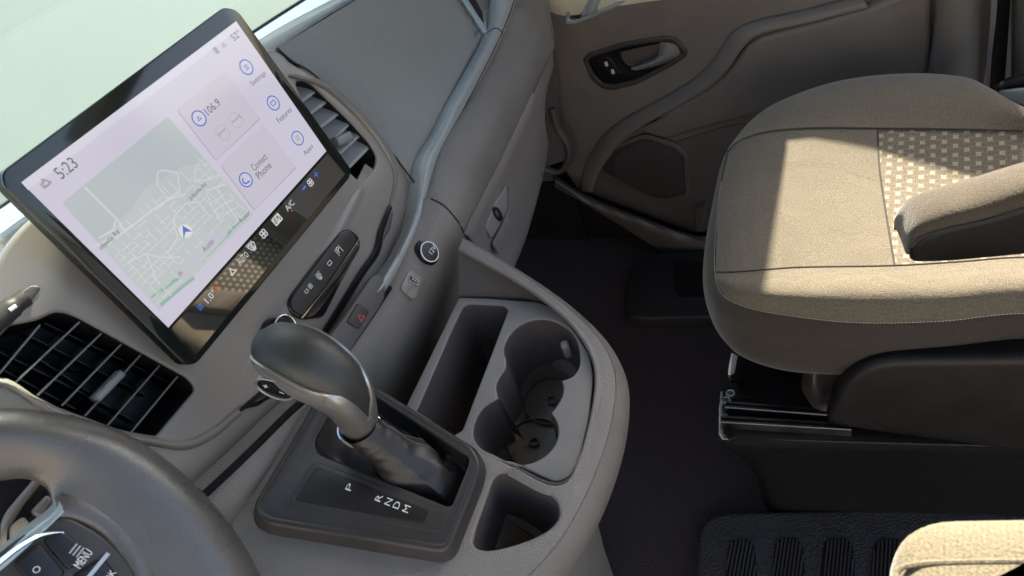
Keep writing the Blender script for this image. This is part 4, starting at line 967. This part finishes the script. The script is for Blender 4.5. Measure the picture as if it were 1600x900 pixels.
def wrapd(a): return (a+math.pi) % (2*math.pi)-math.pi
def smooth_(L):
    for _ in range(3): L = [L[0]]+[(L[i-1]+2*L[i]+L[i+1])/4 for i in range(1, len(L)-1)]+[L[-1]]
    return L
IDX = list(range(3, 26)); fb_ = lambda i: -.58 if i > 13 else (-.58+.75*(13-i)/10)
base_a = SIDE
up_b = []; lo_s = []; hi_s = []
for i in IDX:
    a, l, u = ang_off(i, fb_(i)); up_b.append(base_a+wrapd(a-base_a)); lo_s.append(base_a+wrapd(l-base_a)); hi_s.append(wrapd(u))
up_b = smooth_(up_b); lo_s = smooth_(lo_s)
dirn = 1 if up_b[10] > lo_s[10] else -1
def lim_panel(i): k = i-3; return (lo_s[k]-dirn*.9, up_b[k]-dirn*.16) if dirn > 0 else (up_b[k]-dirn*.16, lo_s[k]-dirn*.9)
def lim_yoke(i):
    if i < 11:
        k = i-3; w = .10 + .5*max(0, (12-i)/9)**1.3
        return (lo_s[k]-dirn*.9, up_b[k]+dirn*w) if dirn > 0 else (up_b[k]+dirn*w, lo_s[k]-dirn*.9)
    k = i-3; w = .14 + .5*max(0, (12-i)/9)**1.3
    return (up_b[k]-dirn*.22, up_b[k]+dirn*(w-.14)) if dirn > 0 else (up_b[k]+dirn*(w-.14), up_b[k]-dirn*.22)
strip('side_panel', 10, 25, lim_panel, .0012, 'lever_grey')
strip('metal_yoke', 3, 25, lim_yoke, .0026, 'satin_metal')
loft('neck_collar', [ksec(i, .0019 if i else .0005) for i in range(0, 6)]+[ksec(5, .0001)], 'satin_metal', gp_, cap0=True, cap1=True, sharp=60)
def lim2(i):
    c = hi_s[i-3] if i-3 < len(hi_s) else hi_s[-1]; w = 1.25*max(0, (11-i)/8)+.09; return (c-w, c+w*.6) if dirn < 0 else (c-w, c+w*.6)
strip('metal_yoke', 3, 19, lim2, .0020, 'satin_metal')
tube('chrome_ring', sect(KC[0], (KC[1]-KC[0]).normalized(), .0200, .0200, 40)+sect(KC[0], (KC[1]-KC[0]).normalized(), .0200, .0200, 40)[:1], .0016, 'chrome', gp_, n=8)
# overdrive button on the side
bi = 18; sec_ = ksec(bi, .0016); kk = min(range(48), key=lambda k: (proj(sec_[k])-Vector((462, 602))).length + (0 if (sec_[k]-KC[bi]).dot(CAMP-sec_[k]) > 0 else 999))
fb = sec_[kk]; fbn = (sec_[kk]-KC[bi]).normalized()
class GF(Frame):
    def __init__(s, o, U, N): s.o = Vector(o); s.N = Vector(N).normalized(); s.U = (Vector(U)-s.N*Vector(U).dot(s.N)).normalized(); s.V = s.N.cross(s.U)
FB = GF(fb, (KC[12]-KC[20]), (fbn*.8+(CAMP-fb).normalized()*.55).normalized())
ob = disc('shift_button', FB, 0, 0, .0175, -.006, .0022, 'black_gloss', gp_, asp=.58, bev=.0012, uv=(0, 0))
disc('button_rim', FB, 0, 0, .0190, -.008, .0032, 'satin_metal', ob, asp=.60, bev=.0008, hole=.0160, uv=(0, 0))
for dx, cc in ((-.008, '+'), (.007, '-')):
    strokes('icon', FB, [[(dx-.002, 0), (dx+.002, 0)]] + ([[(dx, -.002), (dx, .002)]] if cc == '+' else []), .0009, .0026, 'print_white', ob, uv=True)

# ================================================================== STEERING WHEEL
WF = Frame(Pt(-.02, .50, .40), (0, .52, .85))
sw_ = thing('steering_wheel', 'dark leather steering wheel rim and spoke with buttons in the bottom left corner', 'steering wheel', tuple(WF.o))
def wl(p, h): return [WF.hit(x, y, h) for x, y in p]
O_ = [(-220, 690), (-100, 655), (0, 640), (100, 650), (200, 683), (300, 758), (360, 828), (405, 905), (440, 1000), (450, 1090)]
C_ = [(-220, 725), (-100, 690), (0, 676), (95, 685), (185, 720), (270, 785), (325, 850), (365, 925), (395, 1010), (405, 1100)]
M_ = [(-220, 760), (-100, 725), (0, 712), (80, 722), (150, 765), (215, 825), (262, 885), (300, 950), (340, 1030), (350, 1110)]
I_ = [(-220, 800), (-100, 762), (0, 748), (48, 746), (78, 764), (86, 790), (150, 850), (230, 960), (270, 1060), (290, 1120)]
patch('wheel_rim', [wl(O_, -.030), wl([(x+4, y-2) for x, y in O_], -.012), wl([(x-4, y+10) for x, y in O_], .004), wl(C_, .010), wl(M_, .004), wl(I_, -.010), wl([(x-2, y+3) for x, y in I_], -.030)], 70, 44, 'leather_wheel', sw_, thick=0)
# spoke joining the hub
patch('spoke', [wl([(86, 776), (130, 770), (190, 800), (240, 850), (262, 905)], -.002), wl([(88, 800), (110, 800), (165, 822), (205, 865), (232, 930)], .002), wl([(70, 826), (96, 816), (140, 830), (172, 862), (215, 950)], -.003), wl([(50, 850), (85, 835), (120, 845), (150, 880), (180, 960)], -.012)], 30, 24, 'leather_wheel', sw_)
tr_ = [(-40, 905), (0, 862), (50, 825), (88, 808), (112, 808), (160, 835), (195, 870), (215, 900), (240, 960), (150, 1040), (-40, 1040)]
hp = pp('button_surround', WF, tr_, .002, .012, .003, 'plinth', sw_, r=.008)
tube('bright_trim', wl([(-30, 905), (0, 878), (30, 855), (60, 838), (85, 832), (100, 832)], .0045), [.0022, .0022, .002, .0018, .0012, .0008], 'chrome', hp, n=8, sub=20)
patch('pale_spoke_edge', [wl([(-60, 900), (-10, 862), (40, 822), (78, 792), (88, 776)], -.004), wl([(-60, 925), (-6, 882), (45, 838), (84, 806), (96, 790)], .003), wl([(-60, 940), (-2, 894), (50, 848), (86, 814), (100, 800)], .0035)], 24, 10, 'silver_blue', sw_)
for nm, q4 in (('menu_button', [(66, 842), (96, 828), (140, 862), (108, 892)]), ('wheel_button', [(20, 878), (60, 846), (104, 896), (60, 930)]), ('wheel_button', [(112, 900), (160, 868), (196, 915), (150, 950)])):
    pp(nm, WF, q4, .0055, .006, .0015, 'black_satin', hp, r=.004)
strokes('button_divider', WF, [[(168, 866), (130, 912)]], .0030, .0062, 'satin_metal', hp)
text('MENU', WF, (120, 886), (140, 860), 'print_white', hp, .0060, ht=.006); icons(WF, .0060, hp, [('lines', 120, 860, .0035, 'ui_grey'), ('ring', 57, 890, .002, 'print_white')])
text('OK', WF, (165, 908), (178, 892), 'print_white', hp, .0062, ht=.005)
# column shroud and stalk pod seen through the wheel
cl = thing('steering_column', 'black column cover with grey stalk buttons seen through the wheel opening', 'steering column', (0, .62, .6))
box('shroud', (-.12, .58, H-.62), (.13, .86, H-.40), 'black_plastic', cl, .02)
WB = Frame(Pt(-.02, .60, .42), (0, .52, .85))
pp('stalk_cover', WB, [(2, 815), (10, 798), (55, 745), (68, 752), (40, 785), (12, 830), (8, 870), (0, 880)], .002, .01, .004, 'taupe_smooth', cl, r=.004)
pp('stalk_key', WB, [(14, 822), (38, 805), (52, 825), (30, 842), (14, 845)], .003, .008, .003, 'taupe_smooth', cl, r=.004)
pp('stalk_key', WB, [(46, 800), (74, 772), (84, 780), (66, 812)], .003, .008, .003, 'taupe_smooth', cl, r=.004)
pp('column_face', WB, [(-140, 730), (60, 700), (140, 780), (60, 900), (-140, 960)], -.02, .01, .003, 'black_plastic', cl, r=.004)

# ================================================================== PASSENGER SEAT
se = thing('passenger_seat', 'empty tan cloth passenger seat with patterned centre, partly in sunlight', 'seat', (.82, -.05, .25))
def ext(l, y):                                   # continue a line straight back to Y = y
    a, b = l[-2], l[-1]; return l + [Vector((b.x, y, b.z))]
YB = -.33
a_ = ext(LD([(1121, 445, .672), (1135, 464, .672), (1170, 480, .672), (1226, 491, .670), (1333, 503, .665), (1473, 501, .660), (1600, 489, .656)]), YB)
am = ext(LD([(1119, 437, .668), (1150, 452, .656), (1200, 460, .650), (1290, 464, .643), (1380, 462, .640), (1480, 460, .638), (1600, 450, .636)]), YB)
b_ = ext(LD([(1118, 425, .668), (1150, 425, .657), (1200, 421, .652), (1240, 418, .650), (1399, 415, .645), (1500, 409, .645), (1600, 402, .645)]), YB)
c_ = ext(LD([(1121, 345, .668), (1150, 343, .656), (1210, 340, .650), (1260, 335, .650), (1384, 325, .652), (1480, 317, .655), (1600, 306, .655)]), YB)
c2_ = ext(LD([(1127, 290, .668), (1155, 280, .656), (1215, 270, .650), (1260, 266, .650), (1376, 262, .650), (1480, 262, .652), (1600, 260, .652)]), YB)
d_ = ext(LD([(1138, 238, .668), (1152, 223, .655), (1193, 208, .648), (1263, 201, .645), (1371, 201, .642), (1480, 202, .642), (1600, 203, .640)]), YB)
e_ = ext(LD([(1146, 225, .666), (1170, 198, .656), (1215, 176, .644), (1303, 155, .634), (1412, 140, .626), (1506, 144, .623), (1560, 166, .624), (1600, 184, .626), (1660, 210, .630)]), YB)
f_ = ext(LD([(1150, 221, .668), (1176, 190, .661), (1209, 166, .654), (1303, 131, .647), (1412, 118, .641), (1506, 124, .637), (1537, 137, .637), (1569, 157, .638), (1600, 172, .640), (1660, 198, .644)]), YB)
g_ = [p+Vector((.018, 0, -.03)) for p in f_]; h_ = [p+Vector((.022, 0, -.10)) for p in f_]
NS = 60
def cut(l, X, Yc):                                # index split at the pattern seam
    L = cat(l, 200); i = min(range(200), key=lambda k: abs(L[k].y-Yc)); return L[:i+1], L[i:]
ys = [PD(1399, 415, .645).y, PD(1384, 325, .652).y, PD(1376, 262, .650).y, PD(1371, 201, .642).y]
fr_, rr_ = [], []
for l, yv in zip((b_, c_, c2_, d_), ys):
    x, y = cut(l, 0, yv); fr_.append(x); rr_.append(y)
patch('near_bolster', [a_, am, b_], 80, 20, 'cloth_tan', se, thick=.003)
patch('front_panel', fr_, 50, 40, 'cloth_tan', se, thick=.003)
patch('patterned_centre', [[p+Vector((0, 0, -.001)) for p in l] for l in rr_], 50, 40, 'cloth_weave', se, thick=.003)
patch('far_bolster', [d_, e_, f_, g_, h_], 80, 34, 'cloth_tan', se, thick=.003)
for L in (b_, d_): tube('seam', [p+Vector((0, 0, .0002)) for p in cat(L, 60)], .0011, 'seam_dark', se, n=6)
tube('seam', [l[-1]+Vector((0, 0, .0002)) for l in fr_], .0013, 'seam_dark', se, n=6, sub=30)
# side skirt, front to rear
skt = LD([(1172, 196, .66), (1150, 221, .667), (1138, 238, .670), (1127, 290, .672), (1119, 367, .674), (1118, 425, .674), (1121, 446, .676), (1135, 466, .676), (1170, 482, .676), (1226, 493, .674), (1333, 505, .669), (1473, 503, .664), (1600, 491, .660)]) + [Vector((a_[-1].x, YB, a_[-1].z-.004))]
skm = LD([(1160, 212, .70), (1140, 232, .70), (1128, 254, .705), (1117, 300, .71), (1105, 372, .71), (1102, 430, .712), (1106, 460, .715), (1121, 490, .718), (1160, 513, .72), (1220, 528, .718), (1330, 540, .714), (1473, 540, .71), (1600, 532, .705)])
skm += [Vector((skm[-1].x, YB, skm[-1].z))]
skb = LD([(1160, 232, .76), (1142, 255, .77), (1130, 290, .775), (1119, 330, .785), (1106, 400, .79), (1104, 450, .795), (1115, 495, .80), (1132, 530, .80), (1158, 556, .80), (1220, 578, .795), (1310, 586, .785), (1473, 588, .78), (1600, 585, .775)])
skb += [Vector((skb[-1].x, YB, skb[-1].z))]
sku = [p + Vector((.035, -.02, -.01)) for p in skb]
patch('side_skirt', [skt, skm, skb, sku], 110, 34, 'cloth_taupe', se, thick=.006)
# cream stitching
SK = cat(skt, 260); bmS = bmesh.new()
for i in range(40, 236):
    p = SK[i]+Vector((-.0008, .0004, .0022)); d = (SK[i+1]-SK[i]).normalized()
    m4 = Matrix.Translation(p) @ d.to_track_quat('X', 'Z').to_matrix().to_4x4() @ Matrix.Diagonal((.0017, .0007, .0006, 1))
    bmesh.ops.create_uvsphere(bmS, u_segments=6, v_segments=4, radius=1, matrix=m4)
me = bpy.data.meshes.new('stitching'); bmS.to_mesh(me); bmS.free(); link('stitching', me, 'thread', se, kind='stuff')
tube('welt', [p+Vector((-.0005, 0, .0004)) for p in cat(skt, 120)], .0014, 'cloth_taupe', se, n=6)
# backrest (behind the picture's edge; the screen mirrors it)
def bk(x, s, off): return Vector((x, -.34-.22*s - off, H-.66+.64*s))
for nm, x0, x1, m_, o1 in (('backrest_centre', .66, .98, 'cloth_weave2', 0), ('backrest_bolster', .57, .66, 'cloth_tan', .03), ('backrest_bolster', .98, 1.07, 'cloth_tan', .03)):
    if m_ == 'cloth_weave2':
        if m_ not in MAT:
            fabric('cloth_weave2', (.15, .13, .10), pattern=True, sqc=(.5, .47, .38))
            ntt = MAT[m_].node_tree; sep = [n for n in ntt.nodes if n.type == 'SEPXYZ'][0]; tcc = [n for n in ntt.nodes if n.type == 'TEX_COORD'][0]
            mpn = ntt.nodes.new('ShaderNodeMapping'); mpn.inputs['Rotation'].default_value = (math.radians(90), 0, 0)
            ntt.links.new(tcc.outputs['Object'], mpn.inputs['Vector']); ntt.links.new(mpn.outputs[0], sep.inputs[0])
    patch(nm, [[bk(x0, s/5, .01-o1*(1)) for s in range(6)], [bk((x0+x1)/2, s/5, -o1*1.2) for s in range(6)], [bk(x1, s/5, .01-o1) for s in range(6)]], 20, 12, m_, se, thick=.08)
# dark plastic side shield
SF = GF(PX(1450, 620, .590), (0, -1, 0), (-1, 0, .12))
pp('side_shield', SF, [(1289, 655), (1302, 625), (1315, 600), (1330, 585), (1352, 572), (1385, 563), (1450, 561), (1900, 555), (1900, 770), (1600, 712), (1480, 694), (1400, 684), (1330, 673), (1293, 664)], 0, .03, .012, 'black_plastic', se, r=.012, nb=6)
# passenger armrest
ar = bpy.data.objects.new('armrest', None)
AX = .575
AF = GF(PX(1500, 360, AX-.0), (0, -1, 0), (-1, 0, .0))
outA = [(1419, 390), (1421, 408), (1430, 412), (1480, 411), (1560, 404), (1640, 396), (1800, 370), (1800, 268), (1640, 318), (1600, 327), (1540, 345), (1480, 358), (1440, 372)]
pp('armrest_shell', AF, outA, .004, .02, .005, 'black_plastic', se, r=.008, nb=4)
topA = [(1419, 398), (1424, 385), (1440, 370), (1480, 357), (1540, 344), (1600, 325), (1700, 300), (1850, 262)]
t0 = [PX(x, y, AX-.001) for x, y in topA]; 
far = [(1397, 352), (1398, 340), (1410, 320), (1440, 306), (1500, 290), (1600, 262), (1700, 240), (1850, 205)]
z_off = [0, .006, .010, .012, .013, .014, .014, .014]
t3 = [PX(x, y, AX+.062) for x, y in far]
t1 = [a.lerp(b, .12)+Vector((-.004, 0, z)) for a, b, z in zip(t0, t3, z_off)]
t2 = [a.lerp(b, .55)+Vector((0, 0, z*1.3)) for a, b, z in zip(t0, t3, z_off)]
t2b = [a.lerp(b, .9)+Vector((0, 0, z*.8)) for a, b, z in zip(t0, t3, z_off)]
t4 = [p+Vector((.004, .0, -.010)) for p in t3]
patch('armrest_cover', [t0, t1, t2, t2b, t3, t4], 60, 34, 'cloth_dark', se, thick=.004)
tube('armrest_piping', [p+Vector((-.001, 0, 0)) for p in t0[1:]], .0014, 'seam_dark', se, n=6, sub=40)
# recliner plate at the far side
RF = GF(PX(1580, 150, 1.13), (0, -1, 0), (-1, 0, .3))
pp('recliner_plate', RF, [(1550, 144), (1570, 139), (1640, 130), (1640, 176), (1600, 166), (1572, 156)], .0, .01, .003, 'silver_blue', se, r=.004)
pp('recliner_cover', RF, [(1552, 143), (1572, 128), (1592, 122), (1640, 112), (1640, 136), (1600, 137)], .006, .02, .005, 'black_plastic', se, r=.006)

# ------------------------------------------------------------------ seat base
sb = thing('seat_pedestal', 'black seat pedestal with steel slide rails under the passenger seat', 'seat base', (.8, -.1, 0))
RX = .60
def rr(p, X=RX): return [PX(x, y, X) for x, y in p]
DT = .86
tpL = [(1122, 640), (1126, 604), (1132, 600), (1170, 600), (1170, 560), (1560, 520), (1800, 520), (1800, 720), (1600, 697), (1130, 686)]
FT = Frame(Pt(.7, 0, .875), (0, 1, 0))
pp('rail_deck', FT, [(1124, 684), (1122, 640), (1128, 600), (1165, 596), (1190, 540), (1500, 470), (1900, 470), (1900, 760), (1600, 698), (1300, 690)], 0, .02, .002, 'carpet_sheen' if 'carpet_sheen' in MAT else 'black_plastic', sb, r=.004)
def rail(name, p, q_, w, hh, D, m):
    a, b = PD(*p, D), PD(*q_, D); d = (b-a).normalized(); n = Vector((-d.y, d.x, 0)); n = n if n.x > 0 else -n
    prof = [(-w, -.01), (-w, hh), (-w+.001, hh+.001), (-w*.35, hh+.001), (-w*.3, hh-.004), (w*.3, hh-.004), (w*.35, hh+.001), (w-.001, hh+.001), (w, hh), (w, -.01)]
    loft(name, [[x + n*u + Vector((0, 0, v)) for u, v in prof] for x in (a, b)], m, sb, sharp=25)
rail('slide_rail', (1134, 637), (1330, 652), .006, .008, .868, 'dark_metal')
rail('slide_rail', (1127, 660), (1330, 672), .006, .008, .868, 'dark_metal')
pp('front_bracket', FT, [(1122, 640), (1127, 608), (1134, 604), (1170, 606), (1172, 620), (1140, 626), (1136, 660), (1150, 682), (1136, 690), (1124, 682)], .004, .004, .001, 'black_satin', sb, r=.003)
for x, y in ((1141, 613), (1134, 624)):
    disc('bolt', FT, x, y, .0068, .004, .010, 'steel', sb, hole=.0042, n=20); disc('bolt_core', FT, x, y, .0040, .004, .0075, 'dark_metal', sb, n=12)
pp('bracket_slot', FT, [(1144, 626), (1172, 626), (1172, 638), (1148, 638)], .007, .004, .001, 'black_matt', sb, r=.001)
pp('latch_plate', FT, [(1145, 630), (1164, 631), (1158, 636), (1148, 636)], .0085, .002, .0005, 'steel', sb, r=.001)
pp('edge_paint', FT, [(1123, 640), (1126, 612), (1129, 610), (1129, 640), (1140, 650), (1142, 655), (1129, 655), (1130, 676), (1138, 686), (1128, 686), (1123, 678)], .0055, .002, .0005, 'steel', sb, r=.001)
patch('tall_bracket', [[PY(*p) for p in [(1145, 553, .196), (1141, 584, .196), (1141, 590, .196)]], [PY(*p) for p in [(1172, 560, .19), (1170, 580, .19), (1160, 602, .19)]]], 8, 5, 'black_satin', sb)
patch('bright_tab', [[PY(*p) for p in [(1146, 552, .194), (1142, 575, .194), (1141, 586, .194)]], [PY(*p) for p in [(1152, 556, .193), (1149, 575, .193), (1147, 583, .193)]]], 8, 4, 'white_metal', sb)
patch('seat_hinge_cover', [LD([(1255, 582, .81), (1252, 605, .83), (1262, 625, .845), (1275, 640, .86), (1290, 650, .865)]), LD([(1272, 582, .79), (1272, 605, .81), (1280, 620, .83), (1288, 632, .85), (1296, 640, .86)]), LD([(1292, 582, .80), (1292, 600, .82), (1294, 615, .84), (1298, 625, .85), (1304, 632, .86)]), LD([(1315, 582, .80), (1312, 595, .82), (1310, 605, .84), (1309, 612, .85), (1308, 620, .86)])], 20, 20, 'leather_boot', sb)
# tapering black side of the pedestal
s0 = LD([(1124, 684, .875), (1150, 688, .876), (1300, 690, .876), (1600, 699, .876), (1900, 716, .876)])
s1 = [p + Vector((-.004, .002, -.008)) for p in s0]
s2 = LD([(1150, 706, .92), (1175, 716, .93), (1310, 720, .93), (1600, 728, .93), (1900, 745, .93)])
s3 = LD([(1178, 735, 1.0), (1195, 745, 1.01), (1320, 752, 1.01), (1600, 760, 1.01), (1900, 780, 1.01)])
s4 = LD([(1196, 790, 1.145), (1210, 805, 1.15), (1330, 812, 1.15), (1600, 820, 1.15), (1900, 850, 1.15)])
patch('pedestal_side', [[p+Vector((.02, -.002, .003)) for p in s0], s0, s1, s2, s3, s4], 60, 40, 'black_satin', sb)
fcol = [s0[0], s1[0], s2[0], s3[0], s4[0]]
patch('pedestal_front', [fcol, [p+Vector((.25, -.0, 0)) for p in fcol], [p+Vector((.45, -.02, 0)) for p in fcol]], 16, 16, 'black_satin', sb)

# ================================================================== FLOOR ITEMS
st_ = thing('entry_step', 'dark grey moulded step tread in the shadowed footwell by the door', 'step', (1.1, .5, 0))
FSt = Frame(Pt(1.0, .45, 1.12), (0, 1, 0))
pp('tread', FSt, [(975, 480), (983, 420), (1020, 395), (1300, 380), (1300, 490), (1130, 494), (1000, 497), (978, 492)], 0, .03, .006, 'black_step', st_, r=.01)
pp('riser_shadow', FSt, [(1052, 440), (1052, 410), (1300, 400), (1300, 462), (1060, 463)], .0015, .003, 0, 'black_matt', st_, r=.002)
# ribbed rubber mat near the driver
FM = Frame(Pt(.45, .15, 1.118), (0, 1, 0))
mt = thing('rubber_step_mat', 'black rubber floor mat with oval ribbed pads beside the seat pedestal', 'mat', (.4, .1, .03))
mo = [(1092, 1000), (1096, 850), (1105, 818), (1140, 806), (1400, 800), (1800, 800), (1900, 1150), (1092, 1150)]
pp('mat_body', FM, [(x-8 if x < 1150 else x, y-8 if y < 900 else y) for x, y in mo], 0, .03, .010, 'rubber_mat', mt, r=.03, nb=5)
for (x0, y0, x1) in ((1137, 842, 1180), (1210, 840, 1255), (1286, 840, 1333), (1364, 842, 1415), (1440, 842, 1495)):
    a = FM.uv(x0, y0, .001); pts = [(x0, y0+14), (x0+8, y0), (x1-9, y0), (x1, y0+14), (x1+3, 900), (x1+10, 990), (x0-20, 990), (x0-4, 900)]
    pd = pp('rib_pad', FM, pts, .0015, .003, .001, 'black_matt', mt, r=.012)
    L = [Vector(p) for p in rnd(FM.uvs(pts, .002), .012)]
    if area2(L) < 0: L.reverse()
    L = offset(L, .0015)
    ymin = min(p.y for p in L); ymax = max(p.y for p in L); n = 11
    bmr = bmesh.new()
    for k in range(n):
        yv = ymin + (ymax-ymin)*(k+.5)/n
        xs = []
        for i in range(len(L)):
            p, q2 = L[i-1], L[i]
            if (p.y > yv) != (q2.y > yv): xs.append(p.x+(q2.x-p.x)*(yv-p.y)/(q2.y-p.y))
        if len(xs) < 2: continue
        c0, c1_ = min(xs), max(xs); w = (ymax-ymin)/n*.30
        vs3 = [bmr.verts.new(FM.w(u, yv+dv, h)) for u in (c0, c1_) for dv, h in ((-w, .001), (-w*.5, .0035), (w*.5, .0035), (w, .001))]
        for i in range(3): bmr.faces.new((vs3[i], vs3[i+1], vs3[i+5], vs3[i+4]))
        bmr.faces.new(vs3[:4]); bmr.faces.new(vs3[4:])
    me = bpy.data.meshes.new('ribs'); bmesh.ops.recalc_face_normals(bmr, faces=bmr.faces); bmr.to_mesh(me); bmr.free(); link('ribs', me, 'rib_rubber', pd, sharp=20, label=None, kind='stuff')
# driver's armrest in the corner
dz = thing('driver_armrest', 'sunlit cream cloth armrest end in the bottom right corner', 'armrest', (.2, -.1, .6))
DF = Frame(Pt(.2, -.1, .455), (0, 1, 0))
oa = [(1386, 1040), (1395, 802), (1780, 794), (1780, 1040)]
LO = [Vector(p) for p in rnd(DF.uvs(oa), [.034, .034, .034, .034], 8)]
if area2(LO) < 0: LO = LO[::-1]
loft('armrest_top', [[DF.w(p[0], p[1], h) for p in offset(LO, d)] for d, h in [(.012, -.085), (.004, -.075), (.001, -.05), (0, -.022), (.001, -.012), (.004, -.004), (.009, .001), (.016, .003), (.026, .0036)]], 'cloth_cream', dz, sharp=80)
mids = [(1396, 1000), (1398, 915), (1404, 890), (1430, 882), (1500, 878), (1600, 877), (1700, 876)]
tube('armrest_piping', [DF.hit(x, y, .003) for x, y in mids], .0018, 'cloth_cream', dz, n=8, sub=50)

# drop helper Empties' display and finish
for o in bpy.data.objects:
    if o.type == 'EMPTY': o.empty_display_size = .02
